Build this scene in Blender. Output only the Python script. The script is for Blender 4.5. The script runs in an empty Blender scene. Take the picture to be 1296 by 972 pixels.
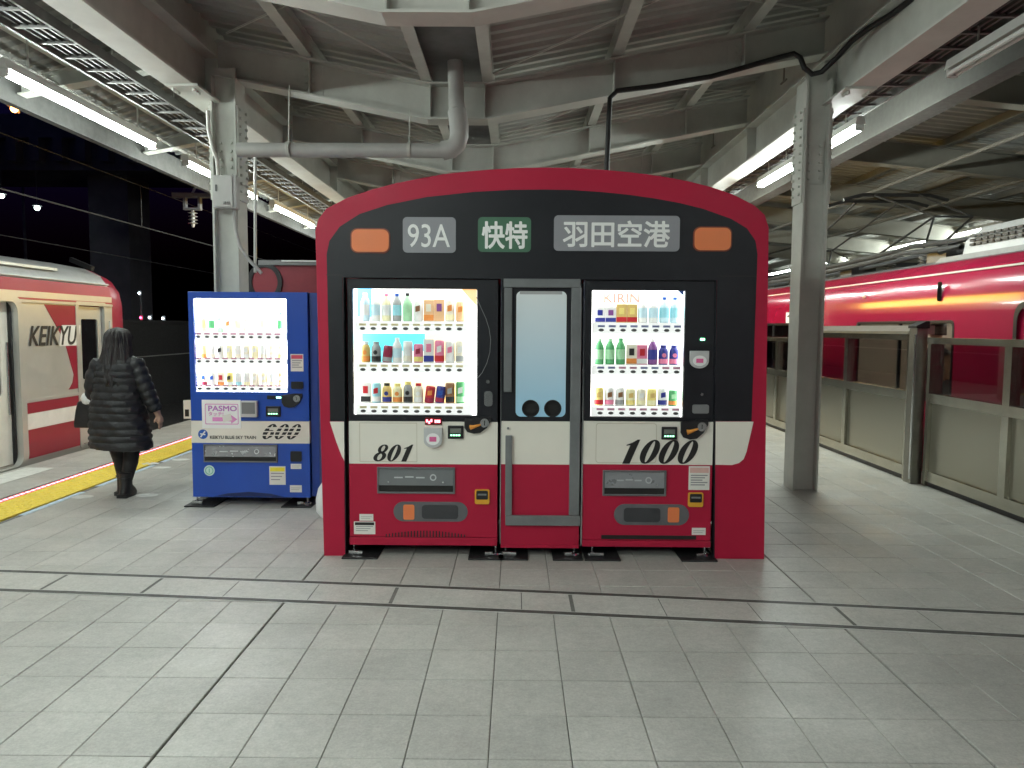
import bpy, bmesh, math, random
from mathutils import Vector, Matrix
from mathutils.geometry import tessellate_polygon
random.seed(7)
R = math.radians
PI = math.pi
scene = bpy.context.scene
col = scene.collection

# ------------------------------------------------------------------ camera
FPX, CAMH = 940.0, 1.54                       # focal length in photo pixels, eye height
pitch, yaw, roll = math.atan(71/FPX), math.atan(5/FPX), R(0.35)
c_fwd = Vector((-math.sin(yaw)*math.cos(pitch), math.cos(yaw)*math.cos(pitch), -math.sin(pitch)))
_r = c_fwd.cross(Vector((0, 0, 1))).normalized(); _u = _r.cross(c_fwd)
c_right = _r*math.cos(roll) + _u*math.sin(roll)
c_up = -_r*math.sin(roll) + _u*math.cos(roll)
c_pos = Vector((0, 0, CAMH))
cam_d = bpy.data.cameras.new('camera'); cam = bpy.data.objects.new('camera', cam_d); col.objects.link(cam)
cam_d.sensor_width = 36; cam_d.lens = FPX/1296*36; cam_d.clip_start = .05; cam_d.clip_end = 500
cam.matrix_world = Matrix(((c_right.x, c_up.x, -c_fwd.x, 0), (c_right.y, c_up.y, -c_fwd.y, 0), (c_right.z, c_up.z, -c_fwd.z, CAMH), (0, 0, 0, 1)))
scene.camera = cam
# ------------------------------------------------------------------ night sky
w = bpy.data.worlds.new('World'); scene.world = w; w.use_nodes = True
nt = w.node_tree; bg = nt.nodes['Background']
sky = nt.nodes.new('ShaderNodeTexSky'); sky.sky_type = 'NISHITA'; sky.sun_disc = False
sky.ozone_density = 6.0; sky.sun_elevation = R(-3); sky.sun_rotation = R(200)
nt.links.new(sky.outputs[0], bg.inputs[0]); bg.inputs[1].default_value = 0.15
# ------------------------------------------------------------------ exposure
scene.view_settings.view_transform = 'Standard'; scene.view_settings.look = 'None'
scene.view_settings.exposure = 1.15; scene.view_settings.gamma = 1.0
scene.cycles.use_denoising = True
scene.cycles.max_bounces = 6; scene.cycles.diffuse_bounces = 3; scene.cycles.glossy_bounces = 3
scene.cycles.use_adaptive_sampling = True; scene.cycles.adaptive_threshold = 0.02
scene.cycles.transparent_max_bounces = 12
scene.cycles.sample_clamp_indirect = 4.0
TUBE = 78.0          # emission of the fluorescent tubes
PANEL = 0.75          # backlight of the vending displays

# ------------------------------------------------------------------ helpers
def ray(px, py): return c_fwd + c_right*((px-648)/FPX) - c_up*((py-486)/FPX)
def P(px, py, Y):                             # photo pixel -> (x, z) on the plane y = Y
    d = ray(px, py); t = Y/d.y; return (d.x*t, CAMH + d.z*t)
def PX(px, py, X):                            # -> (y, z) on the plane x = X
    d = ray(px, py); t = X/d.x; return (d.y*t, CAMH + d.z*t)
def PG(px, py, Z=0.0):
    d = ray(px, py); t = (Z-CAMH)/d.z; return (d.x*t, d.y*t)
def rc(a, b, c, d, Y):                        # pixel box -> x0, x1, z0, z1
    my, mx = (b+d)/2, (a+c)/2
    return P(a, my, Y)[0], P(c, my, Y)[0], P(mx, d, Y)[1], P(mx, b, Y)[1]

MATS = {}
def mat(name, c, rough=.5, metal=0.0, var=.08, scale=6.0, bump=0.0, bscale=60.0, spec=.5, emit=None, es=0.0, rvar=.15, coat=0.0):
    if name in MATS: return MATS[name]
    m = bpy.data.materials.new(name); m.use_nodes = True; MATS[name] = m
    t = m.node_tree; b = t.nodes['Principled BSDF']
    b.inputs['Base Color'].default_value = (*c, 1); b.inputs['Roughness'].default_value = rough
    b.inputs['Metallic'].default_value = metal; b.inputs['Specular IOR Level'].default_value = spec
    b.inputs['Coat Weight'].default_value = coat; b.inputs['Coat Roughness'].default_value = .08
    if emit is not None:
        b.inputs['Emission Color'].default_value = (*emit, 1); b.inputs['Emission Strength'].default_value = es
        return m
    tc = t.nodes.new('ShaderNodeTexCoord')
    if var > 0:
        n = t.nodes.new('ShaderNodeTexNoise'); n.inputs['Scale'].default_value = scale; n.inputs['Detail'].default_value = 6; n.inputs['Roughness'].default_value = .65
        t.links.new(tc.outputs['Object'], n.inputs['Vector'])
        mr = t.nodes.new('ShaderNodeMapRange'); mr.inputs['From Min'].default_value = .3; mr.inputs['From Max'].default_value = .7
        mr.inputs['To Min'].default_value = 1-var; mr.inputs['To Max'].default_value = 1+var
        t.links.new(n.outputs['Fac'], mr.inputs['Value'])
        mx = t.nodes.new('ShaderNodeVectorMath'); mx.operation = 'SCALE'; mx.inputs[0].default_value = c
        t.links.new(mr.outputs[0], mx.inputs['Scale']); t.links.new(mx.outputs[0], b.inputs['Base Color'])
        r2 = t.nodes.new('ShaderNodeMapRange'); r2.inputs['From Min'].default_value = .3; r2.inputs['From Max'].default_value = .7
        r2.inputs['To Min'].default_value = max(.02, rough*(1-rvar)); r2.inputs['To Max'].default_value = min(1, rough*(1+rvar))
        n2 = t.nodes.new('ShaderNodeTexNoise'); n2.inputs['Scale'].default_value = scale*2.7; n2.inputs['Detail'].default_value = 5
        t.links.new(tc.outputs['Object'], n2.inputs['Vector']); t.links.new(n2.outputs['Fac'], r2.inputs['Value']); t.links.new(r2.outputs[0], b.inputs['Roughness'])
    if bump > 0:
        n3 = t.nodes.new('ShaderNodeTexNoise'); n3.inputs['Scale'].default_value = bscale; n3.inputs['Detail'].default_value = 4
        t.links.new(tc.outputs['Object'], n3.inputs['Vector'])
        bp = t.nodes.new('ShaderNodeBump'); bp.inputs['Strength'].default_value = bump; bp.inputs['Distance'].default_value = .01
        t.links.new(n3.outputs['Fac'], bp.inputs['Height']); t.links.new(bp.outputs[0], b.inputs['Normal'])
    return m
def emis(name, c, s, sample=False):           # small emitters are found by the paths, only real lamps are sampled
    m = mat(name, (.8, .8, .8), .5, emit=c, es=s); m.cycles.emission_sampling = 'FRONT' if sample else 'NONE'; return m
def glass(name, tint=(1, 1, 1), refl=1.0, rough=.02):
    if name in MATS: return MATS[name]
    m = bpy.data.materials.new(name); m.use_nodes = True; MATS[name] = m
    t = m.node_tree; t.nodes.remove(t.nodes['Principled BSDF']); out = t.nodes['Material Output']
    tr = t.nodes.new('ShaderNodeBsdfTransparent'); tr.inputs[0].default_value = (*tint, 1)
    gl = t.nodes.new('ShaderNodeBsdfGlossy'); gl.inputs['Roughness'].default_value = rough
    fr = t.nodes.new('ShaderNodeFresnel'); fr.inputs[0].default_value = 1.5
    ml = t.nodes.new('ShaderNodeMath'); ml.operation = 'MULTIPLY'; ml.inputs[1].default_value = refl
    mx = t.nodes.new('ShaderNodeMixShader')
    gb = t.nodes.new('ShaderNodeNewGeometry'); iv = t.nodes.new('ShaderNodeMath'); iv.operation = 'SUBTRACT'; iv.inputs[0].default_value = 1; t.links.new(gb.outputs['Backfacing'], iv.inputs[1])
    m2 = t.nodes.new('ShaderNodeMath'); m2.operation = 'MULTIPLY'; t.links.new(fr.outputs[0], m2.inputs[0]); t.links.new(iv.outputs[0], m2.inputs[1])   # one reflection per pane: from its outer face
    t.links.new(m2.outputs[0], ml.inputs[0]); t.links.new(ml.outputs[0], mx.inputs[0]); t.links.new(tr.outputs[0], mx.inputs[1]); t.links.new(gl.outputs[0], mx.inputs[2])
    t.links.new(mx.outputs[0], out.inputs[0]); return m

def root_of(o):
    while o.parent: o = o.parent
    return o
def tag(o, label=None, cat=None, group=None, kind=None):
    if label: o['label'] = label
    if cat: o['category'] = cat
    if group: o['group'] = group
    if kind: o['kind'] = kind
    return o
def thing(name, loc, label=None, cat=None, group=None, kind=None):
    o = bpy.data.objects.new(name, None); o.location = loc; o.empty_display_size = .1; col.objects.link(o)
    return tag(o, label, cat, group, kind)
def copy_tree(o, parent=None, loc=None):
    c = o.copy(); col.objects.link(c); c.parent = parent
    if loc is not None: c.location = loc
    for ch in list(o.children): copy_tree(ch, c)
    return c

class MB:
    def __init__(s): s.v = []; s.f = []; s.sm = []
    def add(s, vs, fs, sm=False):
        n = len(s.v); s.v += [tuple(p) for p in vs]
        for f in fs: s.f.append(tuple(i+n for i in f)); s.sm.append(sm)
        return s
    def box(s, x0, x1, y0, y1, z0, z1):
        if x0 > x1: x0, x1 = x1, x0
        if y0 > y1: y0, y1 = y1, y0
        if z0 > z1: z0, z1 = z1, z0
        v = [(x0,y0,z0),(x1,y0,z0),(x1,y1,z0),(x0,y1,z0),(x0,y0,z1),(x1,y0,z1),(x1,y1,z1),(x0,y1,z1)]
        return s.add(v, [(0,3,2,1),(4,5,6,7),(0,1,5,4),(1,2,6,5),(2,3,7,6),(3,0,4,7)])
    def bar(s, p0, p1, w, h, up=(0, 0, 1)):   # rectangular bar, w sideways, h along up
        p0, p1 = Vector(p0), Vector(p1); d = (p1-p0).normalized(); up = Vector(up)
        if abs(d.dot(up)) > .99: up = Vector((1, 0, 0))
        sd = d.cross(up).normalized()*w/2; u = sd.cross(d).normalized()*h/2
        v = [p+a*sd+b*u for p in (p0, p1) for a, b in ((-1,-1),(1,-1),(1,1),(-1,1))]
        return s.add(v, [(0,1,2,3),(7,6,5,4),(0,4,5,1),(1,5,6,2),(2,6,7,3),(3,7,4,0)])
    def tube(s, path, r, n=10, caps=True):
        path = [Vector(p) for p in path]; rings = []
        rr = r if isinstance(r, (list, tuple)) else [r]*len(path)
        prev = None
        for i, p in enumerate(path):
            d = (path[min(i+1, len(path)-1)]-path[max(i-1, 0)]).normalized()
            if prev is None:
                a = Vector((0, 0, 1)) if abs(d.z) < .9 else Vector((1, 0, 0)); u = d.cross(a).normalized()
            else: u = (prev - d*prev.dot(d)).normalized()
            prev = u; vv = d.cross(u)
            rings.append([p + (u*math.cos(2*PI*k/n)+vv*math.sin(2*PI*k/n))*rr[i] for k in range(n)])
        return s.loft(rings, caps)
    def loft(s, rings, caps=True, sm=True):
        n = len(rings[0]); vs = [p for r in rings for p in r]; fs = []
        for i in range(len(rings)-1):
            for k in range(n):
                a, b = i*n+k, i*n+(k+1) % n; fs.append((a, b, b+n, a+n))
        s.add(vs, fs, sm)
        if caps:
            s.add(rings[0], [tuple(range(n-1, -1, -1))]); s.add(rings[-1], [tuple(range(n))])
        return s
    def lathe(s, prof, c=(0, 0, 0), n=12, sm=True):      # prof: (r, z)
        c = Vector(c)
        return s.loft([[c+Vector((r*math.cos(2*PI*k/n), r*math.sin(2*PI*k/n), z)) for k in range(n)] for r, z in prof], True, sm)
    def prism(s, loops, d0, d1, axis='y'):               # outline (u, v) with holes, from depth d0 to d1
        loops = [[(p[0], p[1]) for p in l] for l in loops]
        pts = [p for l in loops for p in l]
        tris = tessellate_polygon([[Vector((p[0], p[1], 0)) for p in l] for l in loops])
        def m(p, d): return (p[0], d, p[1]) if axis == 'y' else ((d, p[0], p[1]) if axis == 'x' else (p[0], p[1], d))
        n = len(pts); vs = [m(p, d0) for p in pts]+[m(p, d1) for p in pts]
        fs = [tuple(t) for t in tris]+[tuple(i+n for i in reversed(t)) for t in tris]; o = 0
        for l in loops:
            k = len(l)
            for i in range(k): a, b = o+i, o+(i+1) % k; fs.append((a, b, b+n, a+n))
            o += k
        return s.add(vs, fs)
    def sphere(s, c, r, n=12, m=8, sc=(1, 1, 1)):
        return s.loft([[Vector(c)+Vector((sc[0]*max(1e-4, math.sin(PI*i/m))*r*math.cos(2*PI*k/n), sc[1]*max(1e-4, math.sin(PI*i/m))*r*math.sin(2*PI*k/n), -sc[2]*r*math.cos(PI*i/m))) for k in range(n)] for i in range(m+1)])
    def mesh(s, name, mt, off=(0, 0, 0)):
        me = bpy.data.meshes.new(name)
        me.from_pydata([(a-off[0], b-off[1], c-off[2]) for a, b, c in s.v], [], s.f)
        bm = bmesh.new(); bm.from_mesh(me); bmesh.ops.remove_doubles(bm, verts=bm.verts, dist=1e-5); bmesh.ops.recalc_face_normals(bm, faces=bm.faces)
        bm.to_mesh(me); bm.free()
        if any(s.sm):
            for p in me.polygons: p.use_smooth = True
            try: me.set_sharp_from_angle(angle=R(38))
            except Exception: pass
        me.materials.append(mt); return me
    def build(s, name, mt, parent=None, label=None, bevel=0.0, seg=2):
        off = root_of(parent).location if parent else (0, 0, 0)
        o = bpy.data.objects.new(name, s.mesh(name, mt, off)); col.objects.link(o)
        if parent: o.parent = parent
        if label: o['label'] = label
        if bevel > 0:
            b = o.modifiers.new('bevel', 'BEVEL'); b.width = bevel; b.segments = seg; b.limit_method = 'ANGLE'; b.angle_limit = R(40)
        return o
def box(name, b, mt, parent=None, bevel=0.0, label=None): return MB().box(*b).build(name, mt, parent, label, bevel)
def rrect(x0, x1, z0, z1, r, n=5):
    pts = []
    for cx, cz, a in ((x1-r, z1-r, 0), (x0+r, z1-r, 90), (x0+r, z0+r, 180), (x1-r, z0+r, 270)):
        for i in range(n+1): t = R(a+90*i/n); pts.append((cx+r*math.cos(t), cz+r*math.sin(t)))
    return pts
def rect(x0, x1, z0, z1): return [(x0, z0), (x1, z0), (x1, z1), (x0, z1)]
def ell(cx, cz, rx, rz, n=24): return [(cx+rx*math.cos(2*PI*i/n), cz+rz*math.sin(2*PI*i/n)) for i in range(n)]
def plate(name, loops, d0, d1, mt, parent, axis='y', bevel=0.0, label=None): return MB().prism(loops, d0, d1, axis).build(name, mt, parent, label, bevel)
def pp(pts, Y): return [P(a, b, Y) for a, b in pts]

def text(name, body, bx, d, mt, parent, axis='y', bold=0.0, shear=0.0, thick=.002, fill=True, flip=1):
    """flat lettering fitted into the box (u0, u1, v0, v1) at depth d"""
    cu = bpy.data.curves.new(name, 'FONT'); cu.body = body; cu.shear = shear; cu.size = 1; cu.extrude = .5; cu.resolution_u = 4
    to = bpy.data.objects.new(name, cu); col.objects.link(to)
    bpy.context.view_layer.update()
    me = bpy.data.meshes.new_from_object(to.evaluated_get(bpy.context.evaluated_depsgraph_get()))
    bpy.data.objects.remove(to); bpy.data.curves.remove(cu)
    xs = [v.co.x for v in me.vertices]; ys = [v.co.y for v in me.vertices]
    if not xs: return None
    x0, x1, y0, y1 = min(xs), max(xs), min(ys), max(ys)
    off = root_of(parent).location if parent else Vector((0, 0, 0))
    for v in me.vertices:
        u = bx[0]+(v.co.x-x0)/(x1-x0)*(bx[1]-bx[0]); q = bx[2]+(v.co.y-y0)/(y1-y0)*(bx[3]-bx[2]); dd = d+flip*(thick if v.co.z > 0 else 0)
        v.co = (Vector((u, dd, q)) if axis == 'y' else (Vector((dd, u, q)) if axis == 'x' else Vector((u, q, dd)))) - Vector(off)
    if bold > 0:                              # heavier strokes: shifted copies, each a hair proud of the last
        hh = bold*(bx[3]-bx[2])*1.3; vs = [v.co.copy() for v in me.vertices]; fs = [tuple(p.vertices) for p in me.polygons]; V = list(vs); F = list(fs)
        for k in range(8):
            a, b, e = hh*math.cos(k*PI/4), hh*math.sin(k*PI/4), flip*.00012*(k+1); sh_ = Vector((a, e, b)) if axis == 'y' else Vector((e, a, b)); n0 = len(V)
            V += [q+sh_ for q in vs]; F += [tuple(i+n0 for i in f) for f in fs]
        me = bpy.data.meshes.new(name); me.from_pydata(V, [], F)
    bm = bmesh.new(); bm.from_mesh(me); bmesh.ops.recalc_face_normals(bm, faces=bm.faces); bm.to_mesh(me); bm.free()
    me.materials.clear(); me.materials.append(mt)
    o = bpy.data.objects.new(name, me); col.objects.link(o); o.parent = parent
    return o

def digit_loops(ch):                           # heavy slanted numerals, unit height
    if ch == '0': L = [ell(0, 0, .33, .5, 32), ell(0, 0, .09, .44, 24)]
    elif ch == '8':
        zs = [(-.5+i/40) for i in range(41)]
        def hw(z):
            a = 1-((z-.24)/.26)**2; b = 1-((z+.22)/.28)**2
            return max(.27*math.sqrt(a) if a > 0 else 0, .34*math.sqrt(b) if b > 0 else 0, .002)
        L = [[(hw(z), z) for z in zs]+[(-hw(z), z) for z in reversed(zs)], ell(0, .26, .095, .17, 20), ell(0, -.235, .12, .19, 20)]
    elif ch == '1': L = [[(-.13, -.5), (.15, -.5), (.15, .5), (.06, .5), (-.1, .37), (-.27, .29), (-.27, .24), (-.13, .27)]]
    elif ch == '6':
        out = [(-.33*math.cos(R(a)), .5*math.sin(R(a))) for a in range(20, -181, -10)]
        out = [(.33*math.cos(R(a)), .5*math.sin(R(a))) for a in range(40, 321, 10)]
        low = [(.06+.27*math.cos(R(a)), -.2+.3*math.sin(R(a))) for a in range(-40, 100, 12)]
        L = [[(.05, .3), (.3, .3)]+out[1:-1]+low+[(-.05, .08), (-.1, .2), (-.02, .43), (.03, .4)], ell(.03, -.21, .09, .23, 20)]
    return L
def numerals(name, s, bx, d, mt, parent, shear=.42, thick=.002):
    """one mesh per numeral, slanted, side by side inside bx"""
    x0, x1, z0, z1 = bx; h = z1-z0; sh = shear*h; n = len(s); wd = (x1-x0-sh)/n
    for i, ch in enumerate(s):
        cx = x0+sh/2+wd*(i+.5); kx = wd/.72
        L = [[(cx+p[0]*kx+p[1]*sh, (z0+z1)/2+p[1]*h) for p in l] for l in digit_loops(ch)]
        plate(name, L, d-thick, d, mt, parent)
# ------------------------------------------------------------------ materials
RED = mat('crimson_paint', (.40, .008, .040), .48, var=.05, scale=3, spec=.32)
BLACK = mat('black_film', (.0085, .0095, .0135), .45, var=.12, scale=4, spec=.35)
CREAM = mat('cream_film', (.83, .80, .71), .45, var=.03, scale=3)
ORANGE = mat('orange_film', (.80, .22, .075), .45, var=.03)
ORANGE_D = mat('orange_edge', (.22, .045, .02), .5)
PLATE = mat('grey_plate', (.27, .275, .30), .45, var=.03)
GREEN = mat('green_plate', (.05, .145, .085), .45, var=.03)
WHITE = mat('white_print', (.90, .91, .90), .5, var=.02)
INK = mat('dark_ink', (.012, .011, .010), .5, var=0)
GREYFR = mat('grey_enamel', (.20, .205, .21), .35, var=.08, scale=8)
DARK = mat('dark_plastic', (.012, .012, .014), .35, var=.1)
CHAR = mat('charcoal_film', (.075, .077, .085), .45, var=.06)
CHROME = mat('bright_metal', (.62, .63, .64), .22, 1.0, var=.05)
BLUE = mat('blue_paint', (.010, .070, .42), .32, var=.06, scale=3, coat=.2)
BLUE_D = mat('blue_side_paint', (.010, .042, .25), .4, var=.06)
PAINT = mat('grey_steel_paint', (.52, .53, .485), .55, var=.14, scale=2.2)
PAINT2 = mat('pale_steel_paint', (.60, .595, .55), .55, var=.10, scale=2.0)  # paler grey, also carries lamplight on the nearest beam and girder undersides
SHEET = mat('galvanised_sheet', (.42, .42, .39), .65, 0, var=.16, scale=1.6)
STEEL = mat('brushed_steel', (.50, .485, .42), .22, 1.0, var=.10, scale=3.5)
STEEL2 = mat('bead_blasted_steel', (.42, .405, .34), .28, 1.0, var=0)
PVC = mat('grey_pvc', (.42, .42, .40), .4, var=.08)
CABLE = mat('black_cable', (.008, .008, .008), .5, var=0)
CONC = mat('dark_concrete', (.13, .13, .12), .85, var=.25, scale=1.5, bump=.2, bscale=12)
BALLAST = mat('ballast', (.09, .085, .08), .9, var=.5, scale=22, bump=.9, bscale=30)
RAILM = mat('rail_steel', (.22, .17, .14), .4, .9, var=.2)
YELLOW = mat('tactile_yellow', (.80, .60, .07), .55, var=.10, scale=5)
PAPER = mat('paper', (.78, .77, .72), .6, var=.03)
CLEAR = glass('clear_pane', (.97, .985, .98), .9)
SMOKE = glass('gate_pane', (.58, .57, .55), 1.3)
RUBBER = mat('rubber_mat', (.010, .010, .011), .55, var=.2, scale=20)

def tile_mat(name, c, var, grain=.16):
    m = bpy.data.materials.new(name); m.use_nodes = True; MATS[name] = m; t = m.node_tree; b = t.nodes['Principled BSDF']; N = t.nodes.new; Lk = t.links.new
    geo = N('ShaderNodeNewGeometry'); oi = N('ShaderNodeObjectInfo')
    ad = N('ShaderNodeMath'); ad.operation = 'ADD'; Lk(geo.outputs['Random Per Island'], ad.inputs[0]); Lk(oi.outputs['Random'], ad.inputs[1])
    fr = N('ShaderNodeMath'); fr.operation = 'FRACT'; Lk(ad.outputs[0], fr.inputs[0])
    mr = N('ShaderNodeMapRange'); mr.inputs['To Min'].default_value = 1-var; mr.inputs['To Max'].default_value = 1+var; Lk(fr.outputs[0], mr.inputs['Value'])
    def noise(sc, det, lo, hi, ro=.6):
        n = N('ShaderNodeTexNoise'); n.inputs['Scale'].default_value = sc; n.inputs['Detail'].default_value = det; n.inputs['Roughness'].default_value = ro
        Lk(geo.outputs['Position'], n.inputs['Vector'])
        r = N('ShaderNodeMapRange'); r.inputs['From Min'].default_value = .3; r.inputs['From Max'].default_value = .7; r.inputs['To Min'].default_value = lo; r.inputs['To Max'].default_value = hi
        Lk(n.outputs['Fac'], r.inputs['Value']); return r, n
    g, gn = noise(85, 5, 1-grain, 1+grain, .75); d, _ = noise(1.1, 7, .78, 1.12, .75); sp, _ = noise(24, 8, .80, 1.12, .8)
    cur = mr
    for q in (g, d, sp):
        k = N('ShaderNodeMath'); k.operation = 'MULTIPLY'; Lk(cur.outputs[0], k.inputs[0]); Lk(q.outputs[0], k.inputs[1]); cur = k
    vm = N('ShaderNodeVectorMath'); vm.operation = 'SCALE'; vm.inputs[0].default_value = c; Lk(cur.outputs[0], vm.inputs['Scale']); Lk(vm.outputs[0], b.inputs['Base Color'])
    rr, _ = noise(3, 6, .34, .58); Lk(rr.outputs[0], b.inputs['Roughness'])
    bp = N('ShaderNodeBump'); bp.inputs['Strength'].default_value = .12; bp.inputs['Distance'].default_value = .004; Lk(gn.outputs['Fac'], bp.inputs['Height']); Lk(bp.outputs[0], b.inputs['Normal'])
    return m
TILE = tile_mat('granite_tile', (.425, .42, .39), .055)
TILE_B = tile_mat('granite_band', (.45, .445, .415), .05)
TILE_E = tile_mat('edge_paver', (.42, .415, .39), .05)
JOINT = mat('joint_mortar', (.13, .13, .12), .9, var=.2, scale=9)

# ------------------------------------------------------------------ ground, tracks
o = MB().box(-60, 60, -30, 110, -1.6, -1.15).build('track_bed_ground', BALLAST); tag(o, 'dark ballast ground of the tracks beside the platform', 'ground', kind='structure')
def rail(x, lab):
    mb = MB(); mb.box(x-.035, x+.035, -12, 60, -1.04, -1.0); mb.box(x-.009, x+.009, -12, 60, -1.12, -1.03); mb.box(x-.065, x+.065, -12, 60, -1.147, -1.12)
    tag(mb.build('rail', RAILM), lab, 'rail', 'track rails', kind='structure')
for x, l in ((-7.5, 'far rail under the train left of the platform'), (-6.4, 'near rail under the train left of the platform'), (5.6, 'near rail under the red train behind the gates'), (6.7, 'far rail under the red train behind the gates')): rail(x, l)
XL, XR = -5.38, 4.5
pl = thing('platform_floor', (0, 0, 0), 'grey granite tiled platform floor between two tracks', 'floor', kind='structure')
MB().box(XL, XR, -10, 60, -1.149, -.012).build('platform_slab', JOINT, pl)
# tiles, 0.3 m grid; joints measured in the photograph: x = -1.29 + 0.3 k, y = 3.15 + 0.3 k
def tile_mesh(w, d, mt, name='floor_tile'):
    mb = MB(); c = .003; h = .0
    mb.add([(0,0,-.012),(w,0,-.012),(w,d,-.012),(0,d,-.012),(0,0,-.002),(w,0,-.002),(w,d,-.002),(0,d,-.002),(c,c,0),(w-c,c,0),(w-c,d-c,0),(c,d-c,0)],
           [(0,1,5,4),(1,2,6,5),(2,3,7,6),(3,0,4,7),(4,5,9,8),(5,6,10,9),(6,7,11,10),(7,4,8,11),(8,9,10,11)])
    return mb
tiles = []
k0, k1 = -10, 19
for k in range(k0, k1):
    xa = -1.29+.3*k; ga = .006 if k % 10 == 0 else .0016
    xb = xa+.3; gb = .006 if (k+1) % 10 == 0 else .0016
    if xa < -4.08 or xb > 4.42+.3: continue
    for j in range(-12, 60):
        ya = 3.15+.3*j
        if ya > 18: continue
        tiles.append((xa+ga, xb-gb, ya+.002, ya+.298, k % 10 == 0 or (k+1) % 10 == 0))
def score(t):
    cx, cy = (t[0]+t[1])/2, (t[2]+t[3])/2
    if cy < 2.35 or abs(cx) > cy*.72+.1: return 99
    if cy > 4.95 and -1.35 < cx < 1.7: return 98
    return cy
tiles.sort(key=score)
tm = {}; rest = MB()
for i, t in enumerate(tiles):
    w_, d_ = t[1]-t[0], t[3]-t[2]
    if i < 300 and score(t) < 90:
        key = (round(w_, 4), round(d_, 4))
        if key not in tm: tm[key] = tile_mesh(w_, d_, TILE).mesh('floor_tile', TILE)
        o = bpy.data.objects.new('floor_tile', tm[key]); col.objects.link(o); o.parent = pl
        o.location = (t[0], t[2], random.uniform(-.0006, .0006)); o.rotation_euler = (random.uniform(-.0015, .0015), random.uniform(-.0015, .0015), 0)
    else:
        m_ = tile_mesh(w_, d_, TILE); dz = random.uniform(-.0006, .0006)
        rest.add([(a+t[0], b+t[2], c+dz) for a, b, c in m_.v], m_.f)
o = rest.build('floor_tiles', TILE, pl); o['kind'] = 'stuff'
# paving band between two slotted drains, crossing the floor at a slight angle
def ya(x): return 4.255-.0985*x-.004*x*x
def yb(x): return ya(x)-.315
bandx = [-4.08]+[PG(px, py)[0] for px, py in ((67, 738), (192, 742), (290, 748), (395, 752), (498, 755), (660, 762), (724, 766), (840, 772), (958, 778), (1078, 788), (1190, 795))]+[3.4, 4.0, 4.48]
wide = {1, 2, 5, 7, 10}
bt = thing('drain_band', (0, 0, 0), 'pale stone band between two slotted drain channels across the floor', 'drain', kind='structure')
for i in range(len(bandx)-1):
    g0 = .011 if i in wide else .003; g1 = .011 if i+1 in wide else .003
    a, b = bandx[i]+g0, bandx[i+1]-g1
    sk = .04
    MB().prism([[(a-sk*0, yb(a)+.027), (b, yb(b)+.027), (b, ya(b)-.027), (a, ya(a)-.027)]], .0035, -.004, 'z').build('band_stone', TILE_B, bt)
mb = MB()
for i in range(16):
    a, b = -4.08+i*.535, -4.08+(i+1)*.535; mb.prism([[(a, yb(a)-.014), (b, yb(b)-.014), (b, ya(b)+.014), (a, ya(a)+.014)]], -.006, .0018, 'z')
mb.build('band_bed', JOINT, bt)
for nm, f in (('back', ya), ('front', yb)):
    xs = [-4.08+i*8.56/16 for i in range(17)]
    mb = MB()
    for i in range(16):
        x0, x1 = xs[i], xs[i+1]
        mb.prism([[(x0, f(x0)-.021), (x1, f(x1)-.021), (x1, f(x1)+.021), (x0, f(x0)+.021)]], .002, .004, 'z')
    mb.build('drain_channel', mat('drain_dark', (.05, .05, .045), .6, var=.3, scale=12), bt)
    mb = MB()
    for i in range(16):
        x0, x1 = xs[i], xs[i+1]
        for s_ in (-.0255, .0215): mb.prism([[(x0, f(x0)+s_), (x1, f(x1)+s_), (x1, f(x1)+s_+.003), (x0, f(x0)+s_+.003)]], .001, .0045, 'z')
    mb.build('drain_edge', mat('drain_edge_metal', (.62, .62, .6), .4, .4, var=.2, scale=8), bt)
# platform edge strip on the left: rough pavers, red warning lights, tactile paving
pe = thing('platform_edge', (0, 0, 0), 'grey rough paver strip along the left platform edge', 'edge strip', kind='structure')
em = tile_mesh(.296, .296, TILE_E).mesh('edge_paver', TILE_E); n_e = 0
ems = MB()
for j in range(0, 46):
    for i in range(3):
        x, y = XL+.02+i*.2, 5.0+.2*j
        m_ = tile_mesh(.196 if i < 2 else .38, .196, TILE_E)
        if n_e < 150:
            key = ('e', i < 2)
            if key not in tm: tm[key] = m_.mesh('edge_paver', TILE_E)
            o = bpy.data.objects.new('edge_paver', tm[key]); col.objects.link(o); o.parent = pe; o.location = (x, y, 0); n_e += 1
        else: ems.add([(a+x, b+y, c) for a, b, c in m_.v], m_.f)
ems.build('edge_pavers', TILE_E, pe)['kind'] = 'stuff'
MB().prism([rrect(-5.28, -4.98, 6.6, 7.9, .01)], .0005, .0045, 'z').build('painted_patch', mat('floor_white', (.62, .63, .6), .6, var=.15, scale=14), pe)
# row of red warning lights set into the paving
lt = thing('warning_light_strip', (-4.49, 8, 0), 'row of small lit red lights set in the floor along the yellow paving', 'light strip')
MB().box(-4.52, -4.46, 4.5, 18, -.001, .004).build('strip_base', mat('red_strip', (.45, .07, .09), .4), lt)
mb = MB()
y = 4.6
while y < 17.9: mb.box(-4.501, -4.479, y, y+.045, .004, .008); y += .075
mb.build('lamps', emis('red_lamp', (1, .10, .14), 5.0), lt)['kind'] = 'stuff'
tp = thing('tactile_paving', (0, 0, 0), 'yellow tactile paving strip with raised dots beside the train', 'tactile paving', kind='structure')
mb = MB(); mb.box(.002, .398, .002, .298, -.012, .003)
for i in range(6):
    for j in range(4): mb.lathe([(.018, .003), (.013, .008)], (.04+i*.064, .045+j*.07, 0), 8)
tme = mb.mesh('tactile_tile', YELLOW)
for j in range(46):
    o = bpy.data.objects.new('tactile_tile', tme); col.objects.link(o); o.parent = tp; o.location = (-4.46, 4.5+.3*j, 0)
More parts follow.
